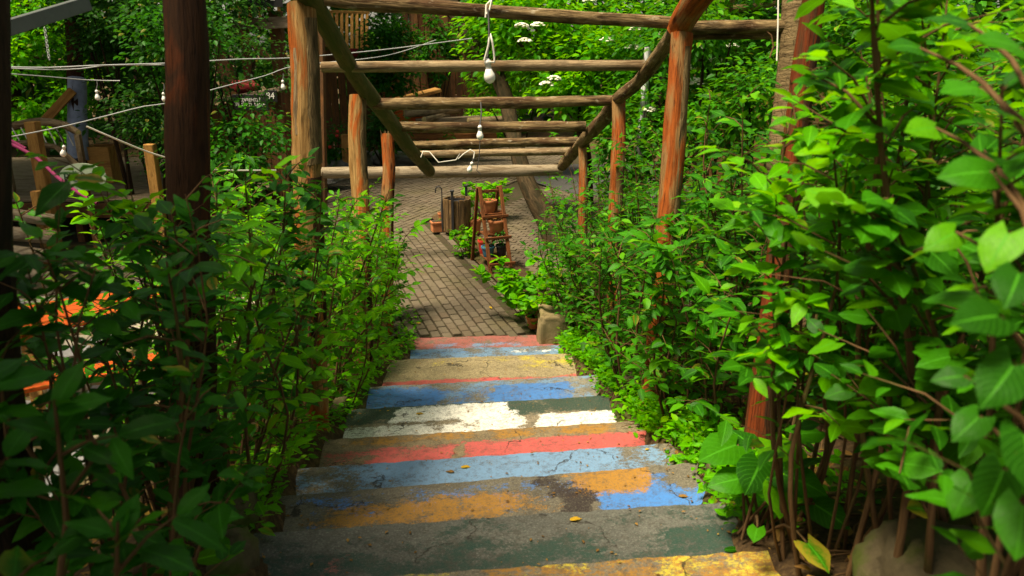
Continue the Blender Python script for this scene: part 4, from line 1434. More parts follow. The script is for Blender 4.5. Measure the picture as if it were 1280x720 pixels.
# right hedge
for row, (dx, y0, y1, dy) in enumerate([(0.24, 3.4, 7.6, 0.40), (0.75, 2.3, 8.2, 0.44), (1.5, 2.6, 8.6, 0.60)]):
    y = y0
    while y < y1:
        x = xr_at(y) + dx + U(-.08, .08)
        top = float(np.interp(y, [1.0, 2.2, 3.0, 4.6, 6.0, 7.3, 8.5], [2.95, 2.9, 2.75, 2.38, 2.0, 1.62, 1.4])) + U(-.16, .05) - (0.30 if row == 0 else 0)
        z0 = gz(x, y)
        lab = row_label(('leafy front row shrub right of the', 'tall second row shrub right of the', 'back row shrub right of the')[row], y)
        ROWS.setdefault(lab, []).append(None)
        ROWS[lab][-1] = shrub((x, y, z0), max(0.5, top - z0), lab, GR, n_stems=6, spread=0.34, lean=(-0.02, 0), leaf=0.098 if y < 4.6 else 0.075,
              mat='leaf_hedge', seed=sd, indiv=120 if y < 4.2 and row < 2 else (50 if y < 5.5 and row == 0 else 0), twigs=11, per=7, low=0.16 if row == 0 else 0.12)
        sd += 1
        y += dy * U(0.85, 1.15)

for lab, members in ROWS.items():
    if len(members) > 1:
        for i, o in enumerate(members):
            o['label'] = lab + (' on its near side' if i == 0 else ' on its far side' if i == len(members) - 1 else ' at its middle')
            if len(members) > 3 and 0 < i < len(members) - 1:
                o['label'] = lab + (' at its middle', ' just past its middle')[i % 2]

# near shrubs, each described by itself
def near(px, py, z, top_py, label, group, **kw):
    b = at(px, py, z)
    b.z = gz(b.x, b.y)
    tp = at(px, top_py, z).z
    return shrub(b, tp - b.z, label, group, **kw)


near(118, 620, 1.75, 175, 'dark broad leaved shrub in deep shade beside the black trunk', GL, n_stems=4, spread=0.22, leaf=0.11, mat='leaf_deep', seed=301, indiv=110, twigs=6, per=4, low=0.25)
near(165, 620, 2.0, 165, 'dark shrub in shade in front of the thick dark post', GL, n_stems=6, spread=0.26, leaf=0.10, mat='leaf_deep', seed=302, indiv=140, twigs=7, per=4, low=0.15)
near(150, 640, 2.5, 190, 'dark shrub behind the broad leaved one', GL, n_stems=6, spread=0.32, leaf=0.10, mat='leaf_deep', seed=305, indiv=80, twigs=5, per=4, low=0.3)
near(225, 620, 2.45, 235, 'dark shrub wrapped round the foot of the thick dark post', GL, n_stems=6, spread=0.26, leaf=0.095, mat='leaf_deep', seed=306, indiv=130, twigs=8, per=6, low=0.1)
near(300, 620, 3.1, 150, 'tall hedge shrub between the thick dark post and the pale topped post', GL, n_stems=7, spread=0.32, leaf=0.095, mat='leaf_bright', seed=307, indiv=130, twigs=9, per=6, low=0.1)
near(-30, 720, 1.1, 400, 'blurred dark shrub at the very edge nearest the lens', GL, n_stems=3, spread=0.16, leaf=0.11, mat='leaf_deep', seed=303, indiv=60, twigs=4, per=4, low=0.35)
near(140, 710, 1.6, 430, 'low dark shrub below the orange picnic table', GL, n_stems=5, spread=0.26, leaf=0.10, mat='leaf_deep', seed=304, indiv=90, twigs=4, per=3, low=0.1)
near(1100, 600, 2.2, -110, 'tall shrub with drooping fresh leaves beside the dark red leaning post', GR, n_stems=6, spread=0.30, leaf=0.108, mat='leaf_hedge', seed=311, indiv=170, twigs=10, per=7, low=0.2)
near(1190, 640, 1.8, -170, 'tall shrub with brown stems in front of the large boulder', GR, n_stems=6, spread=0.30, leaf=0.078, mat='leaf_hedge', seed=312, indiv=200, twigs=11, per=8, low=0.3, stem_r=0.012, tpl='heart')
near(1290, 660, 1.45, -80, 'tall blurred shrub over the large boulder', GR, n_stems=5, spread=0.26, leaf=0.085, mat='leaf_hedge', seed=313, indiv=120, twigs=9, per=6, low=0.45)
near(1300, 760, 0.95, -60, 'nearest blurred shrub with broad pale green leaves', GR, n_stems=3, spread=0.16, leaf=0.075, mat='leaf_hedge', seed=314, indiv=60, twigs=5, per=4, low=0.35)
near(1000, 640, 2.35, 95, 'shrub with long fresh leaves in front of the dark red leaning post', GR, n_stems=4, spread=0.24, leaf=0.10, mat='leaf_hedge', seed=318, indiv=110, twigs=6, per=5, low=0.45)
near(1030, 640, 2.25, -40, 'upright shrub rising before the top of the dark red leaning post', GR, n_stems=5, spread=0.24, leaf=0.10, mat='leaf_bright', seed=320, indiv=130, twigs=9, per=6, low=0.4)
near(1150, 640, 2.0, -120, 'fresh green shrub rising to the top between the two tall near shrubs', GR, n_stems=6, spread=0.28, leaf=0.095, mat='leaf_bright', seed=321, indiv=130, twigs=9, per=6, low=0.5)
near(965, 640, 2.7, 165, 'shrub whose leaves half bury the dark red leaning post', GR, n_stems=5, spread=0.26, leaf=0.09, mat='leaf_hedge', seed=319, indiv=110, twigs=8, per=5, low=0.3)
near(1240, 620, 2.6, 20, 'shrub behind the blurred leaves at the edge of the bank', GR, n_stems=7, spread=0.4, leaf=0.095, mat='leaf_hedge', seed=315, indiv=100, twigs=7, per=6)
near(1330, 560, 3.3, 20, 'dense shrub furthest from the stairs on the upper bank', GR, n_stems=7, spread=0.5, leaf=0.095, mat='leaf_hedge', seed=316, twigs=8, per=6)
near(1180, 560, 3.6, 20, 'dense shrub behind the tall drooping one', GR, n_stems=7, spread=0.5, leaf=0.095, mat='leaf_hedge', seed=317, twigs=8, per=6)

# plant with large heart-shaped leaves beside the grey step
b = at(945, 640, 2.5)
b.z = gz(b.x, b.y)
hp = thing('broad_leaf_plant', b, 'low plant with large round heart shaped leaves beside the grey step', 'plant')
rh = random.Random(5)
hl = [(905, 560, 2.55, 0.17, (-0.8, -0.5, 0.1)), (945, 590, 2.45, 0.15, (-0.5, -0.8, -0.1)), (985, 562, 2.5, 0.155, (0.3, -0.9, 0.0)), (1000, 600, 2.35, 0.14, (0.7, -0.6, 0.0)), (912, 600, 2.5, 0.12, (-0.9, -0.2, 0.0)),
      (930, 548, 2.65, 0.11, (-0.3, 0.5, 0.2)), (975, 620, 2.35, 0.12, (-0.2, -0.9, -0.2)), (1035, 640, 2.3, 0.12, (0.6, -0.7, -0.1)), (1010, 540, 2.6, 0.12, (0.7, 0.1, 0.1)), (945, 665, 2.2, 0.06, (-.4, -.8, 0)), (1020, 690, 2.1, 0.10, (.3, -.9, -.1))]
mb = MB()
fr = []
for px, py, z, s, d in hl:
    p = at(px, py, z)
    fr.append((p - Vector(d).normalized() * s * 0.4, Vector(d), Vector((rh.uniform(-.25, .25), -0.45 + rh.uniform(-.2, .2), 1)), s))
    mb.tube([b + Vector((rh.uniform(-.04, .04), rh.uniform(-.04, .04), -0.02)), (b + p) / 2 + Vector((0, 0, 0.06)), fr[-1][0]], [0.006, 0.005, 0.003], 5, seg=0.06, caps=False)
mb.build('stem', M['stem'], hp)
leaf_objects(fr, 'heart', M['leaf_hedge'], hp)
b = at(255, 735, 2.1)
b = at(1330, 800, 0.95)
b.z = gz(b.x, b.y)
bp = thing('broad_leaf_plant', b, 'nearest plant with broad blurred leaves at the edge over the boulder', 'plant')
fr = []
mb = MB()
for px, py, z, s, d in [(1250, 395, .86, .095, (-.9, -.3, .1)), (1268, 455, .86, .10, (-.7, -.5, -.5)), (1205, 470, 1.0, .06, (-.9, .1, -.1)), (1225, 520, .98, .075, (-.8, -.4, -.4)), (1255, 585, .95, .10, (-.5, -.5, -.7)),
                        (1280, 630, .9, .10, (-.4, -.6, -.5)), (1262, 290, .95, .09, (-.6, -.4, -.6)), (1240, 215, 1.05, .11, (-1, -.1, .05)), (1270, 150, 1.0, .09, (-.7, -.3, .4)), (1225, 110, 1.1, .10, (-.9, -.3, .1)),
                        (1275, 60, 1.0, .10, (-.8, -.2, .3)), (1195, 290, 1.15, .085, (-.9, -.3, -.3)), (1280, 540, .85, .10, (-.2, -.8, -.6)), (1170, 160, 1.2, .09, (-.9, -.4, .1)), (1210, 30, 1.15, .09, (-.9, .1, .3)),
                        (1150, 60, 1.25, .09, (-.9, -.3, .2)), (1275, 340, .9, .09, (-.5, -.6, -.3)), (1215, 600, 1.05, .09, (-.6, -.5, -.6))]:
    p = at(px, py, z)
    fr.append((p, Vector(d), Vector((rh.uniform(-.4, .2), -0.55 + rh.uniform(-.2, .2), 1)), s * 0.66))
    a_ = at(1320 + rh.uniform(-15, 25), min(700, py + 160), 0.97)
    mb.tube([a_, (a_ + p) / 2 + Vector((0, 0, .03)), p], [0.005, 0.004, 0.002], 5, seg=0.05, caps=False)
for q in range(3):
    mb.tube([b + Vector((0.03 * q, 0.02 * q, -.05)), at(1318 + q * 8, 500, 0.97), at(1312 + q * 14, 100 - q * 50, 1.02)], [0.008, 0.006, 0.003], 6, seg=0.08, caps=False)
mb.build('stem', M['stem'], bp)
leaf_objects(fr, 'heart', M['leaf_hedge'], bp)
b = at(255, 735, 2.1)
lp = thing('broad_leaf_plant', b, 'single seedling with big bright leaves beside the kerb stone nearest the lens', 'plant')
fr = []
mb = MB()
for px, py, z, s, d in [(243, 700, 2.05, 0.125, (0.95, 0.25, 0.15)), (240, 706, 2.05, 0.095, (-0.9, -0.25, 0.05)), (246, 712, 2.0, 0.07, (0.2, -.9, 0))]:
    p = at(px, py, z)
    fr.append((p, Vector(d), Vector((rh.uniform(-.2, .2), -0.6, 1)), s))
    mb.tube([b, (b + p) / 2 + Vector((0, 0, .01)), p], [0.004, 0.003, 0.002], 5, caps=False)
mb.build('stem', M['stem'], lp)
leaf_objects(fr, 'full', M['leaf_bright'], lp)

# bright shrub at the end of the planted strip, plants by the bin
shrub(on(672, 394, 0.03), 0.60, 'bright yellow green shrub beside the stone block', 'plants of the soil strip', n_stems=14, spread=0.55, leaf=0.125, mat='leaf_bright', seed=401, indiv=180, tpl='round', low=0.2, twigs=5, per=5, droop=0.2)
shrub(on(637, 368, 0.04), 0.27, 'smaller bright shrub in front of the plant stand', 'plants of the soil strip', n_stems=9, spread=0.30, leaf=0.095, mat='leaf_bright', seed=402, indiv=80, tpl='round', low=0.2, twigs=4, per=5, droop=0.2)
shrub(on(584, 318, 0.04), 0.42, 'fresh green plant in front of the slatted bin', 'plants of the soil strip', n_stems=7, spread=0.17, leaf=0.085, mat='leaf_bright', seed=403, tpl='round', low=0.1, twigs=5, per=5)
shrub(on(604, 272, 0.04), 0.74, 'leafy plant rising behind the plant stand', 'plants of the soil strip', n_stems=9, spread=0.36, leaf=0.12, mat='leaf_bright', seed=404, tpl='round', low=0.4, twigs=5, per=5)
shrub(on(722, 372, 0.03), 1.15, 'loose shrub behind the thin red post', GR, n_stems=7, spread=0.5, leaf=0.08, mat='leaf_hedge', seed=405, low=0.2, twigs=6, per=5)
shrub(on(735, 330, 0.03), 1.5, 'loose shrub reaching over the leaning trunk', GR, n_stems=7, spread=0.7, lean=(-0.12, 0), leaf=0.085, mat='leaf_hedge', seed=406, low=0.3, twigs=6, per=5)
shrub(on(770, 335, 0.03), 1.8, 'tall dense shrub behind the red post with grey bark', GR, n_stems=8, spread=0.8, leaf=0.09, mat='leaf_hedge', seed=407, low=0.1, twigs=8, per=6)

# ------------------------------------------------------------------ ground cover, litter, fallen leaves
r = random.Random(21)
fr = []
for i in range(7500):
    y = r.uniform(2.2, 7.4)
    o = abs(r.gauss(0.0, 0.20)) + r.uniform(-0.07, 0.04)
    x = xr_at(y) + 0.0 + o
    if r.random() < 0.25:
        x = xl_at(y) + 0.05 - abs(r.gauss(0.03, 0.16))
    z = gz(x, y)
    hgt = abs(r.gauss(0, 0.055)) + 0.01
    a = r.uniform(0, 6.283)
    fr.append(leaf_at(Vector((x, y, z + hgt)), (math.cos(a), math.sin(a), 0.25), r.uniform(0.025, 0.06), r, 0.2))
o = foliage('ground_cover', fr, T_LOW, M['leaf_bright'])
o['label'] = 'low bright green weeds creeping over the stair edges'
fr = []
for i in range(7000):
    x, y = r.uniform(-4.5, 4.5), r.uniform(1.4, 8.5)
    if xl_at(y) - 0.05 < x < xr_at(y) + 0.04 or (y > 7 and x < 1.0):
        continue
    a = r.uniform(0, 6.283)
    fr.append((Vector((x, y, gz(x, y) + 0.012 + r.uniform(0, .012))), Vector((math.cos(a), math.sin(a), r.uniform(-.2, .3))), Vector((r.uniform(-.4, .4), r.uniform(-.4, .4), 1)), r.uniform(0.03, 0.075)))
o = foliage('leaf_litter', fr, T_LOW, M['leaf_dry'])
o['label'] = 'brown dead leaves strewn over the banks'
mb = MB()
for i in range(420):
    y = r.uniform(1.7, 7.2)
    x = (xr_at(y) + abs(r.gauss(0.02, 0.4))) if r.random() < 0.6 else (xl_at(y) - abs(r.gauss(0.02, 0.4)))
    a = r.uniform(0, 6.283)
    L = r.uniform(0.04, 0.2)
    p = Vector((x, y, gz(x, y) + 0.012))
    e = p + Vector((math.cos(a) * L, math.sin(a) * L, r.uniform(-.01, .03)))
    mb.tube([p, p.lerp(e, 0.5) + Vector((r.uniform(-.01, .01), r.uniform(-.01, .01), 0.006)), e], [0.0035, 0.003, 0.0015], 4, caps=False)
o = mb.build('twigs', M['stem'])
o['kind'] = 'stuff'
o['label'] = 'dry twigs fallen along the edges of the stairs'
fr = []
for i in range(900):
    q = r.randrange(3, len(NOSE) - 1)
    l1, r1 = NOSE[q]
    sx = r.betavariate(0.45, 0.45)
    p = l1.lerp(r1, sx) + Vector((0, -r.uniform(0.0, 0.45), 0.006))
    a = r.uniform(0, 6.283)
    fr.append((p, Vector((math.cos(a), math.sin(a), r.uniform(0, .2))), Vector((r.uniform(-.3, .3), r.uniform(-.3, .3), 1)), r.uniform(0.006, 0.02)))
o = foliage('leaf_crumbs', fr, T_BACK, M['leaf_dry'])
o['label'] = 'crumbs of dry leaves and soil on the treads'
fr = []
for i in range(2600):      # grass blades and moss tufts at the right edge
    y = r.uniform(2.3, 7.3)
    x = xr_at(y) + abs(r.gauss(0.0, 0.10))
    fr.append((Vector((x, y, gz(x, y) - 0.005)), Vector((r.uniform(-.5, .5), r.uniform(-.5, .5), 1)), rvec(r), r.uniform(0.02, 0.05)))
o = foliage('moss', fr, leaf_tpl(2, 0.16, 0.1, 0.3), M['leaf_bright'])
o['label'] = 'short moss and grass tufts along the right ends of the steps'


def fallen(px, py, i, size, mat, label, ang):
    """A leaf lying on tread i."""
    h = TZ[i] + 0.006
    p = on(px, py, h)
    d = Vector((math.cos(ang), math.sin(ang), 0.05))
    ob = MB()
    V, F, UVt = T_FULL
    X = d.normalized()
    Y = Vector((0, 0, 1)).cross(X).normalized()
    Z = X.cross(Y)
    vs = [p + (X * v[0] + Y * v[1] + Z * v[2]) * size for v in V]
    ob.add(vs, [tuple(int(a) for a in f) for f in F], [[tuple(UVt[a]) for a in f] for f in F])
    o = ob.build('fallen_leaf', M[mat], None, True, origin=p)
    tag(o, label, 'leaf', 'leaves fallen on the steps')


fallen(712, 650, 4, 0.05, 'leaf_yellow', 'brown yellow leaf lying on the grey step', 0.4)
fallen(568, 590, 6, 0.045, 'leaf_dry', 'brown leaf on the light blue step, nearer the middle', 2.8)
fallen(576, 584, 6, 0.05, 'leaf_yellow', 'ochre leaf just above the brown one on the light blue step', 0.3)
fallen(848, 620, 5, 0.045, 'leaf_dry', 'small brown leaf at the blue end of the ochre and blue step', 0.1)
fallen(806, 562, 6, 0.03, 'leaf_yellow', 'tiny yellow leaf near the worn end of the light blue step', 0.5)
fallen(905, 688, 4, 0.07, 'leaf_hedge', 'green leaf at the right end of the grey step', 0.2)
fallen(520, 517, 8, 0.05, 'leaf_yellow', 'orange leaf on the white step', 0.2)
fallen(845, 568, 6, 0.07, 'leaf_dry', 'curled dead leaf at the broken corner of the light blue step', 1.0)
for px, py, lab in [(526, 404, 'yellow leaf on the bricks by the left hedge'), (612, 383, 'small yellow leaf in the middle of the brick path'), (594, 337, 'pale leaf on the soil strip by the plant stand')]:
    p = on(px, py, 0.045)
    a = U(0, 6)
    V, F, UVt = T_FULL
    vs = [p + Vector((math.cos(a) * v[0] - math.sin(a) * v[1], math.sin(a) * v[0] + math.cos(a) * v[1], v[2] * 0.5)) * 0.06 for v in V]
    mb = MB()
    mb.add(vs, [tuple(int(q) for q in f) for f in F], [[tuple(UVt[q]) for q in f] for f in F])
    tag(mb.build('fallen_leaf', M['leaf_yellow'], None, True, origin=p), lab, 'leaf', 'leaves fallen on the path')

# ------------------------------------------------------------------ left terrace: log fence, deck, table, trunk
# orange picnic table
tc = on(118, 392, 0.66)
tb = thing('picnic_table', (tc.x, tc.y, 0.04), 'orange stained wooden picnic table with benches, half hidden by leaves', 'table')
ta = 0.55
ax = Vector((math.cos(ta), math.sin(ta), 0))
ay = Vector((-ax.y, ax.x, 0))
c0 = Vector((tc.x, tc.y, 0))
for i in range(6):
    o = c0 + ay * ((i - 2.5) * 0.115) + Vector((0, 0, 0.70))
    MB().beam(o - ax * 0.65, o + ax * 0.65, 0.105, 0.03).build('plank', M['orange_plank'], tb, False, bevel=0.004)
for s in (-1, 1):
    for i in range(2):
        o = c0 + ay * (s * (0.60 + i * 0.125)) + Vector((0, 0, 0.44))
        MB().beam(o - ax * 0.65, o + ax * 0.65, 0.115, 0.03).build('bench_plank', M['orange_plank'], tb, False, bevel=0.004)
    e = c0 + ax * s * 0.5
    MB().beam(e - ay * 0.75 + Vector((0, 0, 0.405)), e + ay * 0.75 + Vector((0, 0, 0.405)), 0.04, 0.035).build('bearer', M['plank_gold'], tb, False, bevel=0.004)
    MB().beam(e - ay * 0.33 + Vector((0, 0, 0.665)), e + ay * 0.33 + Vector((0, 0, 0.665)), 0.04, 0.035).build('bearer', M['plank_gold'], tb, False, bevel=0.004)
    for q in (-1, 1):
        MB().beam(e + ax * .045 + ay * q * 0.62 + Vector((0, 0, 0.02)), e + ax * .045 + ay * q * 0.24 + Vector((0, 0, 0.67)), 0.035, 0.08, ax).build('leg', M['plank_gold'], tb, False, bevel=0.004)
# log fence
lf = thing('log_fence', on(40, 345), 'low fence of four stacked round logs in front of the deck', 'fence')
lf['_w'] = tuple(lf.location)
for i, (py0, py1, rr) in enumerate([(264, 276, 0.075), (291, 297, 0.085), (311, 321, 0.08), (334, 348, 0.075)]):
    MB().tube([at(-60, py0 - 6, 9.0), at(70, py1, 9.0 + 0.1)], rr, 14, 0.05, i + 60, seg=0.2, capmi=1).build('log', [M['pale_log'], M['end']], lf, True, auto=50)
for px in (56, -40):
    p = at(px, 300, 9.28)
    MB().beam((p.x, p.y, 0), (p.x, p.y, 0.98), 0.09, 0.09).build('post', M['plank_gold'], lf, False, bevel=0.006)
# deck
DY = at(100, 245, 10.2)
dk = thing('deck', (-6.5, 13, 0), 'raised timber deck of worn brown boards beyond the log fence', 'deck')
zD = 0.62
for i in range(26):
    y = 10.3 + i * 0.155
    MB().beam((-10.5 + U(-.05, .05), y, zD), (-3.6 + U(-.05, .05), y, zD), 0.145, 0.035).build('plank', M['plank_grey'], dk, False, bevel=0.004)
MB().beam((-10.5, 10.24, zD - 0.13), (-3.6, 10.24, zD - 0.13), 0.05, 0.2).build('fascia', M['plank'], dk, False, bevel=0.004)
for x in (-10, -8, -6, -4):
    MB().beam((x, 10.45, 0), (x, 10.45, zD - 0.03), 0.1, 0.1).build('support', M['plank'], dk, False, bevel=0.005)


def standing(px, py0, z, w_, mat, label, name='wooden_post', foot=0.0, cat='post', group='wooden posts of the left terrace', d=None):
    t = at(px, py0, z)
    o = MB().beam((t.x, t.y, foot), (t.x, t.y, t.z), w_, d or w_).build(name, M[mat], None, False, bevel=0.007, origin=(t.x, t.y, foot))
    return tag(o, label, cat, group)


standing(40, 152, 9.75, 0.14, 'plank_gold', 'square golden post beside the net railing')
standing(187, 180, 9.6, 0.12, 'plank_gold', 'square golden post standing left of the thick dark post')
standing(432, 168, 16.0, 0.17, 'plank_gold', 'short golden stub post beside the tan pergola post')
standing(344, 14, 12.0, 0.19, 'plank', 'tall grey brown porch post carrying the beam')
# golden box
q = at(128, 195, 11.6)
bx = thing('planter_box', (q.x, q.y, zD + 0.018), 'golden wooden planter box standing on the deck', 'planter')
for s, a in ((1, 0), (-1, 0)):
    MB().box((q.x, q.y + s * 0.17, zD + 0.29), (0.40, 0.03, 0.54)).build('side', M['plank_gold'], bx, False, bevel=0.004)
    MB().box((q.x + s * 0.185, q.y, zD + 0.29), (0.03, 0.308, 0.54)).build('side', M['plank_gold'], bx, False, bevel=0.004)
MB().box((q.x, q.y, zD + 0.5), (0.338, 0.308, 0.03)).build('soil', M['soil'], bx, False)
# net railing: bowed log rail, cords
nr = thing('net_railing', at(45, 200, 10.2), 'curved log handrail with slanted white cords on the deck', 'railing')
rail = [at(-20, 166, 10.4), at(20, 157, 10.3), at(50, 152, 10.2), at(80, 156, 10.1), at(98, 166, 10.0)]
MB().tube(rail, [0.05, 0.055, 0.055, 0.05, 0.04], 12, 0.06, 71, seg=0.15, capmi=1).build('handrail', [M['grey_log'], M['end']], nr, True)
for i in range(9):
    px = 4 + i * 11
    a = at(px, 158 + abs(px - 50) * 0.06, 10.2)
    b = at(px + 11, 178 + i * 0.6, 10.2)
    MB().tube([a, b], 0.009, 5, caps=False).build('cord', M['cord'], nr)
MB().tube([at(-10, 182, 10.2), at(40, 178, 10.2), at(70, 184, 10.15), at(98, 208, 10.0)], 0.035, 9, 0.06, 73, seg=0.2).build('lower_rail', M['grey_log'], nr)
q = at(96, 240, 10.0)
for px, z in ((2, 10.4), (97, 10.0)):
    q = at(px, 168, z)
    MB().beam((q.x, q.y, zD), (q.x, q.y, q.z), 0.07, 0.07).build('post', M['grey_log'], nr, False, bevel=0.005)
cable('rope', 'magenta rope slung across the deck in front of the net railing', [at(-10, 170, 8.6), at(14, 180, 8.6), at(45, 197, 8.5), at(70, 220, 8.4), at(95, 239, 8.3), at(122, 254, 8.2)], 0.02, 'rope', 'rope')
cable('rope', 'second magenta rope above the first, by the square golden post', [at(-10, 158, 8.7), at(14, 176, 8.7), at(32, 186, 8.7)], 0.02, 'rope', 'rope')
# diagonal brace
o = MB().beam(at(55, 152, 11.2), at(91, 113, 11.2), 0.10, 0.12).build('brace', M['plank_gold'], None, False, bevel=0.006, origin=at(55, 152, 11.2))
tag(o, 'short golden timber propped diagonally against the blue wrapped trunk', 'timber')
# grey steel beam with chains
o = MB().beam(at(-20, 44, 7.5), at(110, 4, 8.6), 0.08, 0.15).build('steel_beam', M['metal'], None, False, bevel=0.006, origin=at(-20, 44, 7.5))
tag(o, 'slanting grey steel roof beam in front of the bright foliage', 'beam')
ch = thing('chain', at(55, 32, 7.9), 'thin light chain hanging from the grey steel beam', 'chain')
for i in range(13):
    p = at(56 + i * 0.45, 36 + i * 3.1, 7.9)
    e = Vector((0.012, 0, 0)) if i % 2 else Vector((0, 0.012, 0))
    pts = [p + e * math.cos(a) + Vector((0, 0, 0.018 * math.sin(a))) for a in np.linspace(0, 2 * math.pi, 9)]
    MB().tube(pts, 0.0035, 5, caps=False).build('link', M['cable'], ch)
# oval sign
q = at(104, 221, 9.6)
sg = thing('sign', q, 'pale green oval sign with dark letters half hidden by leaves', 'sign')
mb = MB()
pts = [Vector((0.29 * math.cos(a), 0, 0.17 * math.sin(a))) for a in np.linspace(0, 2 * math.pi, 28, endpoint=False)]
vs = [q + p + Vector((0, -0.012, 0)) for p in pts] + [q + p + Vector((0, 0.012, 0)) for p in pts]
n = 28
mb.add(vs, [tuple(range(n - 1, -1, -1))[::-1], tuple(range(2 * n - 1, n - 1, -1))] + [(a, n + a, n + (a + 1) % n, (a + 1) % n) for a in range(n)])
mb.build('board', M['sign_pale'], sg, False)
MB().beam((q.x, q.y + 0.035, zD if False else 0.0), (q.x, q.y + 0.035, q.z + 0.12), 0.06, 0.04).build('stake', M['plank'], sg, False, bevel=0.004)


def lettering(txt, pos, size, mat, parent, rz=0.0, extr=0.002, name='lettering', tilt=0.0):
    cu = bpy.data.curves.new(name, 'FONT')
    cu.body = txt
    cu.size = size
    cu.extrude = extr
    cu.align_x, cu.align_y = 'CENTER', 'CENTER'
    cu.space_line = 0.95
    tmp = bpy.data.objects.new(name, cu)
    COL.objects.link(tmp)
    dg = bpy.context.evaluated_depsgraph_get()
    me = bpy.data.meshes.new_from_object(tmp.evaluated_get(dg))
    bpy.data.objects.remove(tmp)
    me.materials.clear()
    me.materials.append(mat)
    ob = bpy.data.objects.new(name, me)
    COL.objects.link(ob)
    ob.parent = parent
    ob.location = Vector(pos) - Vector(parent['_w'])
    ob.rotation_euler = (R(90) + tilt, 0, rz)
    return ob


lettering('BÖLGE', q + Vector((0, -0.016, -0.01)), 0.155, M['ink'], sg)

# board fence with the signs
fn = thing('board_fence', at(300, 190, 11.2), 'dark board fence carrying two black signs', 'fence')
f0, f1 = at(225, 134, 11.6), at(352, 111, 11.2)
f0.z = f1.z = 0
ht0, ht1 = at(225, 134, 11.6).z, at(352, 111, 11.2).z
nb = 13
for i in range(nb):
    a, b = f0.lerp(f1, i / nb), f0.lerp(f1, (i + 0.94) / nb)
    h = ht0 + (ht1 - ht0) * (i + 0.5) / nb - 0.05
    c = (a + b) / 2
    MB().beam(Vector((c.x, c.y + U(-.006, .006), 0)), Vector((c.x, c.y, h + U(-.02, .02))), 0.03, (b - a).length, (b - a).normalized()).build('board', M['plank'], fn, False, bevel=0.003)
MB().beam(Vector((f0.x, f0.y - 0.04, ht0)), Vector((f1.x, f1.y - 0.04, ht1)), 0.10, 0.06).build('top_rail', M['plank_grey'], fn, False, bevel=0.004)
fa = math.atan2(f1.y - f0.y, f1.x - f0.x)
for txt, px, py, w_, h_, lab, sz in [('ÇEVREMİZİ\nTEMİZ TUTALIM', 313, 128, 0.30, 0.20, 'black sign with two lines of white Turkish lettering on the board fence', 0.066), ('84', 338.5, 120, 0.19, 0.15, 'small black number plate reading 84 on the board fence', 0.13)]:
    z = 11.15
    q = at(px, py, z)
    s_ = thing('sign', q, lab, 'sign', 'black signs with white letters')
    w2 = {True: 0.56, False: 0.2}[len(txt) > 3]
    dx = Vector((math.cos(fa), math.sin(fa), 0))
    MB().beam(q - dx * w2 / 2, q + dx * w2 / 2, 0.015, h_ + 0.02).build('board', M['sign_black'], s_, False, bevel=0.003)
    lettering(txt, q + Vector((math.sin(fa), -math.cos(fa), 0)) * 0.012, sz, M['white'], s_, fa)
# beam, brace and hanging sign of the porch
pb = thing('porch_frame', at(350, 30, 12), 'grey brown timber porch frame over the board fence', 'porch')
MB().beam(at(262, 32, 11.9), at(405, 26, 11.8), 0.12, 0.17).build('beam', M['plank_grey'], pb, False, bevel=0.006)
MB().beam(at(296, 38, 11.75), at(338, 74, 11.8), 0.07, 0.09).build('brace', M['plank'], pb, False, bevel=0.005)
MB().beam(at(398, 24, 11.8), at(402, 262, 12.2), 0.16, 0.16, (1, 0, 0)).build('post', M['plank'], pb, False, bevel=0.006)
MB().beam(at(268, 40, 11.9), at(300, 150, 11.9), 0.22, 0.2, (1, 0, 0)).build('post', M['plank'], pb, False, bevel=0.006)
q = at(327, -6, 11.6)
s_ = thing('sign', q, 'dark board with white letters hung above the porch beam', 'sign', 'black signs with white letters')
MB().box(q, (0.62, 0.02, 0.34)).build('board', M['sign_black'], s_, False, bevel=0.003)
lettering('ATTE', q + Vector((0, -0.014, -0.02)), 0.17, M['white'], s_)
# balustrade of the upper terrace in the sun
bl = thing('balustrade', at(430, 45, 14), 'sunlit golden wooden balustrade of the upper terrace', 'railing')
a0, a1 = at(392, 54, 17.6), at(462, 66, 18.0)
b0, b1 = at(392, 14, 17.6), at(462, 16, 18.0)
for i in range(11):
    t = (i + 0.5) / 11
    MB().beam(a0.lerp(a1, t), b0.lerp(b1, t), 0.065, 0.065, (1, 0, 0)).build('baluster', M['plank_gold'], bl, False, bevel=0.004)
MB().beam(a0, a1, 0.09, 0.06).build('bottom_rail', M['plank_gold'], bl, False, bevel=0.004)
MB().beam(b0, b1, 0.09, 0.06).build('handrail', M['plank_gold'], bl, False, bevel=0.004)
for i, (px, py) in enumerate([(345, 26), (350, 24), (357, 22), (316, 14)]):
    pass
q0, q1 = at(300, 30, 13.6), at(372, 30, 13.8)
tr = thing('terrace', (q0 + q1) / 2, 'sunlit yellow edge of the upper terrace behind the porch', 'terrace')
MB().beam(q0, q1, 0.6, 0.14).build('edge_board', M['plank_gold'], tr, False, bevel=0.005)
for i in range(6):
    p = q0.lerp(q1, (i + 0.5) / 6)
    MB().beam(p + Vector((0, -.2, .07)), p + Vector((0, -.2, .30)), 0.05, 0.05, (1, 0, 0)).build('baluster', M['plank_gold'], tr, False, bevel=0.004)
for px in (302, 368):
    p = at(px, 30, 13.7)
    MB().beam((p.x, p.y + 0.1, 0), (p.x, p.y + 0.1, p.z - 0.07), 0.14, 0.14).build('post', M['plank'], tr, False, bevel=0.006)


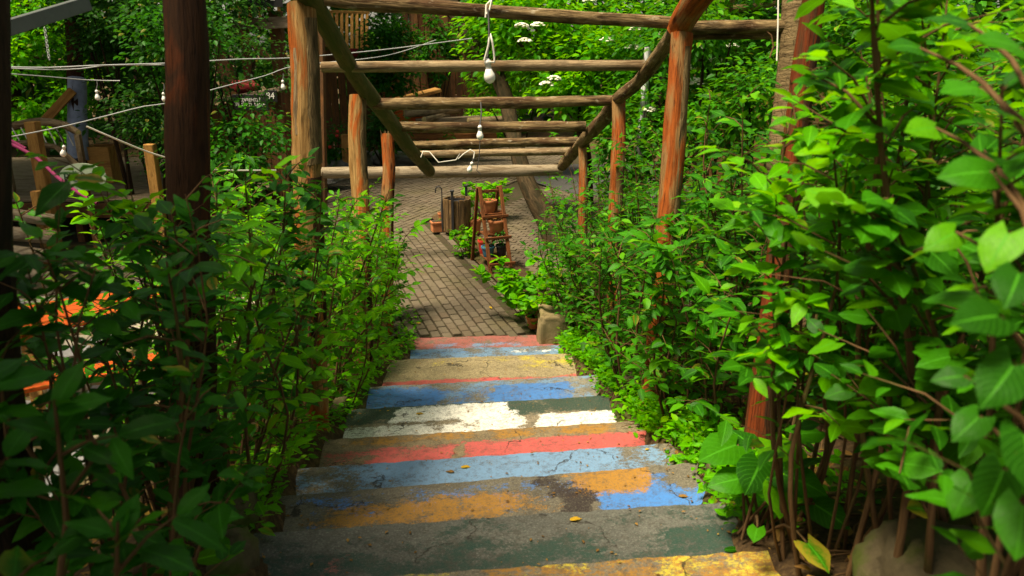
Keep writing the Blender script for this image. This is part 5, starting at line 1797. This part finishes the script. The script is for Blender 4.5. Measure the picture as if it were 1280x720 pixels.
def plank_wall(name, label, x0, x1, y, z0, z1, nb, mat, horizontal=False, y1=None, cat='wall'):
    t = thing(name, ((x0 + x1) / 2, y, z0), label, cat)
    y1 = y if y1 is None else y1
    for i in range(nb):
        if horizontal:
            zz = z0 + (z1 - z0) * (i + 0.5) / nb
            MB().beam((x0, y + U(-.008, .008), zz), (x1, y1 + U(-.008, .008), zz), 0.03, (z1 - z0) / nb * 0.93).build('plank', M[mat], t, False, bevel=0.004)
        else:
            f = (i + 0.5) / nb
            x = x0 + (x1 - x0) * f
            yy = y + (y1 - y) * f + U(-.01, .01)
            d = Vector((x1 - x0, y1 - y, 0)).normalized()
            MB().beam((x, yy, z0), (x + U(-.01, .01), yy, z1 + U(-.03, .03)), 0.03, abs(x1 - x0) / nb * 0.94, d).build('plank', M[mat], t, False, bevel=0.004)
    return t


p0, p1 = at(388, 180, 18.6), at(505, 180, 18.9)
plank_wall('shed_wall', 'dark upright plank wall of the shed behind the middle posts', p0.x, p1.x, p0.y, 0.0, 2.5, 12, 'plank', y1=p1.y)
p0, p1 = at(505, 110, 20.5), at(625, 110, 20.8)
plank_wall('shed_wall', 'red brown plank wall behind the leaning trunk', p0.x, p1.x, p0.y, 0.0, 3.6, 13, 'plank_dred', y1=p1.y)
p0, p1 = at(825, 150, 13.0), at(1030, 150, 13.0)
plank_wall('shed_wall', 'brown horizontal plank wall among the trees on the right', p0.x, p1.x, p0.y, 0.0, 2.15, 11, 'plank_brown', True)
for px, w_ in ((540, 0.28), (556, 0.22), (520, 0.16)):
    p = at(px, 60, 19.6)
    tag(MB().beam((p.x, p.y, 0), (p.x, p.y, 4.0), w_, w_).build('wooden_post', M['plank'], None, False, bevel=0.008, origin=(p.x, p.y, 0)),
        {540: 'thick dark post before the red brown wall', 556: 'middle post beside the leaning trunk and the red brown wall', 520: 'slim post at the near end of the red brown wall'}[px], 'post', 'posts before the red brown wall')
# red cushions far behind
for px, py, lab in [(445, 66, 'dark red cushion on the terrace bench'), (555, 26, 'bright red cloth hung at the red brown wall'), (305, 108, 'red cloth on the board fence')]:
    z = 17.0 if px == 445 else 20.2 if px == 555 else 11.5
    q = at(px, py, z)
    mb = MB()
    mb.rock(q, (0.22, 0.08, 0.09), px)
    tag(mb.build('cushion' if px == 445 else 'cloth', M['red_cloth'], None, True, origin=q), lab, 'cushion' if px == 445 else 'cloth')
# boards and logs piled behind the pergola
pl = thing('timber_pile', on(545, 185), 'pile of sawn boards and split logs behind the pergola', 'timber pile')
for i, (pa, pb_, w_, h_, m_) in enumerate([((478, 130, 18.0), (548, 112, 18.3), 0.7, 0.07, 'plank_gold'), ((490, 148, 17.7), (560, 140, 18.0), 0.2, 0.3, 'orange_plank'), ((500, 172, 17.5), (620, 170, 17.8), 0.3, 0.15, 'plank_red'),
                                           ((520, 152, 17.4), (600, 148, 17.7), 0.22, 0.12, 'plank_grey')]):
    MB().beam(at(*pa), at(*pb_), w_, h_).build('board', M[m_], pl, False, bevel=0.006)
for i, (pa, pb_, rr) in enumerate([((505, 142, 17.3), (575, 136, 17.7), 0.10), ((530, 150, 17.1), (560, 144, 17.7), 0.07), ((585, 152, 17.4), (640, 149, 17.7), 0.09)]):
    MB().tube([at(*pa), at(*pb_)], rr, 10, 0.1, i, seg=0.2, capmi=1).build('log', [M['grey_log'], M['end']], pl)
for px, py, z, s, lab in [(440, 200, 16.4, (0.45, 0.35, 0.20), 'grey boulder behind the tan post'), (402, 222, 14.4, (0.45, 0.3, 0.10), 'low pale boulder beside the brown post'), (495, 198, 16.8, (0.55, 0.35, 0.16), 'flat grey boulder behind the slim red post'),
                          (610, 174, 19.6, (0.55, 0.4, 0.2), 'dark boulder below the yard plants')]:
    c = at(px, py, z)
    tag(MB().rock(c, s, px).build('rock', M['boulder'], None, True, origin=c), lab, 'rock', 'boulders at the back of the yard')
# white birch-like pole on the right
t0 = at(800, 140, 9.5)
wp = thing('pole', (t0.x, t0.y, 0), 'peeling white pole half hidden by leaves behind the outer crossbeam', 'pole')
MB().tube([(t0.x, t0.y, 0), (t0.x + 0.02, t0.y, 1.2), (t0.x + 0.06, t0.y, 2.6)], [0.05, 0.05, 0.045], 12, 0.05, 3, seg=0.2).build('shaft', mat_wood('peeling white paint', (0.72, 0.74, 0.74), (0.6, 0.62, 0.6), (0.08, 0.07, 0.06), 0.5), wp)

# ------------------------------------------------------------------ trees
TG = 'trees round the yard'
# black trunk at the edge of the photo, its unseen crown placed to shade the near left
b = at(-22, 760, 1.75)
b.z = gz(b.x, b.y) - 0.1
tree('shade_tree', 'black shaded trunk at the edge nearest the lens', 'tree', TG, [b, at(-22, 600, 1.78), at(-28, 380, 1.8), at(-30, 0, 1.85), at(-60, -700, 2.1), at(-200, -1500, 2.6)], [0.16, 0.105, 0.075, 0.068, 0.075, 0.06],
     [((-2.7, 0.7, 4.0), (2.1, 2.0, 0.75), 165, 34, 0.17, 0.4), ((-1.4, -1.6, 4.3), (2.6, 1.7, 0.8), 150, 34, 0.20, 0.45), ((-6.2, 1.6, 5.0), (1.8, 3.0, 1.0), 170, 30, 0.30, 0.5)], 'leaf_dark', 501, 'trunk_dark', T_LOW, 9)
# a second and third shade tree to the left, out of the frame
for i, (x, y, lab) in enumerate([(-8.9, 5.0, 'large shade tree over the flagstone terrace'), (-9.2, 11.0, 'large shade tree over the timber deck'), (-6.0, 16.0, 'large shade tree behind the board fence')]):
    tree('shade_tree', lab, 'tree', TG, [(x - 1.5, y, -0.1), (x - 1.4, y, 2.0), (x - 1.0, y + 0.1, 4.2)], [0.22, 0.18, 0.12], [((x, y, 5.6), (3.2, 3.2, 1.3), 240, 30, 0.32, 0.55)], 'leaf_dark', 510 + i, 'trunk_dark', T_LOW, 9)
tree('shade_tree', 'added out of view tree cutting sky light over the upper bank', 'tree', TG, [(5.2, -0.6, 1.4), (5.1, -0.5, 3.2), (4.9, -0.1, 4.6)], [0.2, 0.16, 0.1], [((4.7, 0.3, 5.4), (2.3, 3.0, 1.0), 220, 30, 0.30, 0.5)], 'leaf_dark', 516, 'trunk_dark', T_LOW, 9)  # unseen tree added to cut sky light from the right
tree('shade_tree', 'added out of view tree cutting sky light behind the stairs', 'tree', TG, [(1.9, -4.4, 1.4), (1.8, -4.3, 3.2), (1.4, -4.0, 4.4)], [0.2, 0.16, 0.1], [((0.9, -3.7, 5.0), (2.9, 1.9, 1.0), 220, 30, 0.30, 0.5)], 'leaf_dark', 517, 'trunk_dark', T_LOW, 9)  # unseen canopy added behind the lens to dim the ambient light
# trunk in the blue wrap
b = at(97, 215, 11.4)
b.z = 0
wt = tree('wrapped_tree', 'dark red brown trunk wrapped in blue grey plastic', 'tree', TG, [b, at(97, 150, 11.4), at(93, 60, 11.4), at(88, -60, 11.3), at(110, -260, 11.6)], [0.13, 0.12, 0.11, 0.10, 0.07],
          [(at(165, 30, 10.6), (0.9, 0.8, 0.9), 70, 26, 0.10, 0.22), (at(165, 110, 10.8), (0.7, 0.6, 0.8), 50, 26, 0.09, 0.2), (at(40, -80, 11.4), (1.6, 1.2, 0.8), 60, 26, 0.11, 0.3)], 'leaf_dark', 521, 'dark_log', T_LOW, 7)
MB().tube([at(98, 200, 11.4), at(97, 150, 11.4), at(96, 98, 11.4)], [0.15, 0.135, 0.128], 14, 0.08, 9, seg=0.1).build('plastic_wrap', M['wrap'], wt)
# bright tree far left, sunlit
tree('leafy_tree', 'sunlit bright green tree beyond the deck at the edge', 'tree', TG, [on(10, 178), at(20, 100, 17), at(30, 0, 17)], [0.16, 0.13, 0.09],
     [(at(30, 95, 16.5), (1.6, 1.2, 1.3), 120, 26, 0.15, 0.3), (at(40, 20, 16.5), (1.5, 1.2, 1.0), 90, 26, 0.15, 0.3), (at(20, 165, 16.0), (1.2, 0.6, 0.25), 40, 24, 0.13, 0.2)], 'leaf_back', 531, 'trunk_dark', T_LOW, 9)
# vine mass and small trees between the posts
for i, (px, py, z, rad, n, lf_, mt, lab, nm) in enumerate([
        (215, 40, 9.4, (0.7, 0.5, 0.6), 90, 0.08, 'leaf_deep', 'dark leafy branches hanging behind the thick dark post', 'climber'),
        (130, 25, 10.0, (0.9, 0.5, 0.5), 90, 0.08, 'leaf_dark', 'dark branches above the pale cables', 'climber'),
        (905, 150, 8.2, (0.5, 0.4, 0.35), 46, 0.085, 'leaf_hedge', 'low leafy tree before the horizontal plank wall', 'bush'),
        (880, 40, 8.6, (0.6, 0.4, 0.4), 60, 0.085, 'leaf_hedge', 'leafy branches below the outer crossbeams', 'bush'),
        (960, 110, 7.6, (0.4, 0.4, 0.45), 50, 0.085, 'leaf_hedge', 'leafy bush behind the ridged tan trunk', 'bush'),
        (478, 160, 15.8, (0.6, 0.4, 0.5), 60, 0.11, 'leaf_dark', 'dark rounded shrub between the tan post and the slim red post', 'bush'),
        (545, 172, 18.4, (1.1, 0.5, 0.35), 60, 0.12, 'leaf_dark', 'low dark hedge behind the pale cord', 'bush'),
        (272, 0, 11.6, (0.9, 0.5, 0.6), 90, 0.09, 'leaf_dark', 'dark branches hanging over the porch beam', 'climber'),
        (545, 60, 19.0, (0.7, 0.5, 0.8), 60, 0.13, 'leaf_deep', 'dark climber over the red brown plank wall', 'climber'),
        (300, 80, 10.2, (0.75, 0.5, 0.75), 80, 0.055, 'leaf_dark', 'dark feathery conifer beside the porch frame', 'conifer'),
        (485, 70, 17.0, (0.75, 0.6, 1.2), 130, 0.13, 'leaf_deep', 'dark glossy evergreen bush behind the bleached crossbeam', 'evergreen_bush'),
        (300, 185, 9.6, (0.9, 0.6, 0.55), 90, 0.09, 'leaf_deep', 'dark climber over the foot of the board fence', 'climber'),
        (190, 150, 10.0, (0.5, 0.5, 0.7), 60, 0.08, 'leaf_dark', 'dark climber left of the thick dark post', 'climber'),
        (520, 182, 17.6, (1.0, 0.5, 0.35), 40, 0.11, 'leaf_deep', 'low dark plants beside the timber pile', 'bush'),
        (612, 152, 19.0, (0.75, 0.5, 0.35), 40, 0.14, 'leaf_bright', 'bright low plant behind the rough crossbeam', 'bush'),
        (422, 182, 16.2, (0.4, 0.4, 0.42), 28, 0.10, 'leaf_deep', 'little bush with red flowers beside the stub post', 'bush'),
        (650, 105, 15.5, (1.15, 0.7, 0.55), 80, 0.15, 'leaf_back', 'bright bush below the bleached crossbeam', 'bush')]):
    r = random.Random(600 + i)
    c = at(px, py, z)
    t = thing(nm, (c.x, c.y, 0), lab, 'bush' if nm != 'conifer' else 'tree', None)
    fr, cs = clump_frames(c, rad, n, 22, lf_, r, 0.20, 0.35)
    foliage('foliage', fr, T_LOW, M[mt], t)
    for s in range(5):
        q = cs[s]
        MB().tube([(c.x + U(-.1, .1), c.y + U(-.1, .1), 0), (c.x + (q.x - c.x) * .4, c.y, q.z * 0.5), q], [0.025, 0.018, 0.006], 6, 0.1, s, seg=0.2, caps=False).build('stem', M['trunk_dark'], t)
    if 'red flowers' in lab:
        for s in range(7):
            q = cs[s] + Vector((0, -0.12, 0.05))
            MB().rock(q, (0.035, 0.035, 0.03), s).build('flower', M['red_petal'], t)
# leaning trunk
b = on(703, 312) + Vector((0, 0, -0.1))
tree('leaning_tree', 'dark leaning tree trunk crossing behind the smooth pale log', 'tree', TG, [b, at(688, 282, 10.5), at(664, 240, 10.6), at(648, 195, 10.8), at(628, 110, 11.2), at(600, 60, 11.6), at(560, 0, 12), at(520, -80, 12.5)], [0.20, 0.17, 0.125, 0.11, 0.11, 0.12, 0.13, 0.11],
     [((-1.6, 15.5, 5.6), (2.2, 1.5, 0.9), 60, 26, 0.16, 0.4)], 'leaf_back', 541, 'trunk_lean', T_LOW, 8)
# flowering trees
def flowering(label, crowns, trunk, seed, n_fl, tone='leaf_back', fl=None):
    t = tree('flowering_tree', label, 'tree', TG, trunk, [0.10, 0.08, 0.06], crowns, tone, seed, 'trunk_dark', T_LOW, 12)
    r = random.Random(seed + 1)
    for px, py, z in fl:
        c = at(px, py, z)
        mb = MB()
        for q in range(26):
            d = rvec(r)
            p = c + Vector((d.x * 0.085, d.y * 0.06, abs(d.z) * 0.05))
            mb.lathe([(0.001, 0.012), (0.020, 0.008), (0.024, 0.0), (0.001, -0.006)], p, 5)
        mb.build('flower_cluster', M['petal'], t)


flowering('bright green tree with white flower clusters above the bleached crossbeam',
          [(at(690, 40, 11.2), (1.5, 0.9, 0.95), 190, 28, 0.115, 0.28), (at(620, 20, 11.5), (0.6, 0.6, 0.5), 30, 26, 0.11, 0.25), (at(760, 100, 10.6), (1.0, 0.7, 0.75), 110, 28, 0.115, 0.25)],
          [on(735, 255), at(730, 180, 11.3), at(700, 60, 11.3)], 551, 12, 'leaf_back',
          [(737, 3, 10.2), (652, 34, 10.2), (672, 33, 10.2), (656, 53, 10.2), (758, 52, 9.9), (795, 38, 9.8), (828, 5, 9.8), (835, 8, 9.8), (846, 12, 9.8), (692, 100, 10.1), (683, 107, 10.1), (790, 60, 9.8), (793, 62, 9.8), (830, 45, 9.7), (811, 139, 9.3)])
flowering('darker green tree with a few white flowers behind the orange red post',
          [(at(850, 60, 9.9), (1.0, 0.7, 0.9), 120, 28, 0.10, 0.26), (at(800, 170, 9.4), (0.55, 0.5, 0.8), 70, 28, 0.10, 0.22), (at(920, 60, 10.4), (0.7, 0.6, 0.8), 70, 28, 0.10, 0.25), (at(862, 150, 9.3), (0.35, 0.4, 0.6), 45, 28, 0.10, 0.2)],
          [on(800, 262), at(806, 180, 9.6), at(840, 90, 9.8)], 553, 6, 'leaf_hedge', [(882, 62, 9.0), (914, 60, 9.4), (893, 78, 9.0), (873, 106, 8.9), (861, 87, 9.0), (868, 103, 8.9)])
tree('leafy_tree', 'straight light brown trunk before the horizontal plank wall', 'tree', TG, [on(920, 245), at(918, 140, 10.2), at(908, 60, 10.2), at(900, -80, 10.2)], [0.17, 0.15, 0.13, 0.11],
     [(at(930, -40, 10.0), (1.6, 1.0, 0.6), 60, 26, 0.12, 0.3)], 'leaf_hedge', 561, 'trunk_pale', T_LOW, 8)
tree('leafy_tree', 'thin dark trunk beside the light brown one', 'tree', TG, [on(935, 240), at(937, 140, 10.8), at(940, 40, 10.8), at(950, -80, 10.8)], [0.08, 0.07, 0.06, 0.05],
     [(at(985, 10, 10.8), (0.8, 0.6, 0.9), 60, 26, 0.11, 0.28)], 'leaf_dark', 563, 'trunk_dark', T_LOW, 6)
b = at(972, 330, 4.55)
b.z = gz(b.x, b.y) - 0.05
tree('leafy_tree', 'tan trunk with ridged fibrous bark beside the dark red leaning post', 'tree', TG, [b, at(975, 230, 4.5), at(988, 100, 4.45), at(994, 10, 4.4), at(1000, -300, 4.4)], [0.10, 0.088, 0.08, 0.075, 0.06],
     [((2.6, 4.6, 4.6), (1.2, 1.1, 0.6), 30, 26, 0.12, 0.3)], 'leaf_hedge', 565, 'trunk_tan', T_LOW, 6, rough=0.05)
# right background trees and the wood that closes the view
for i, (px, py, z, rad, lab) in enumerate([(1080, 60, 8.5, (1.2, 0.9, 0.9), 'leafy tree beyond the tall drooping shrub'), (1240, 60, 7.5, (1.3, 0.9, 0.9), 'leafy tree beyond the edge of the bank')]):
    c = at(px, py, z)
    tree('leafy_tree', lab, 'tree', TG, [(c.x, c.y, gz(c.x, c.y) - .1), (c.x + .05, c.y, c.z * 0.6), (c.x, c.y, c.z)], [0.12, 0.10, 0.06], [(c, rad, 110, 26, 0.12, 0.3)], 'leaf_hedge', 571 + i, 'trunk', T_LOW, 9)
r = random.Random(77)
fr = []
for i in range(3600):
    a = r.uniform(-1.35, 1.35)
    d = r.uniform(22, 32)
    c = Vector((math.sin(a) * d, math.cos(a) * d, r.uniform(0.2, 9.5)))
    for j in range(16):
        e = rvec(r)
        fr.append(leaf_at(c + e * r.uniform(0.1, 1.0), e, 0.52, r, 0.4))
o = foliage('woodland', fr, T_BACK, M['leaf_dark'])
o['label'] = 'dark mass of woodland closing the view'
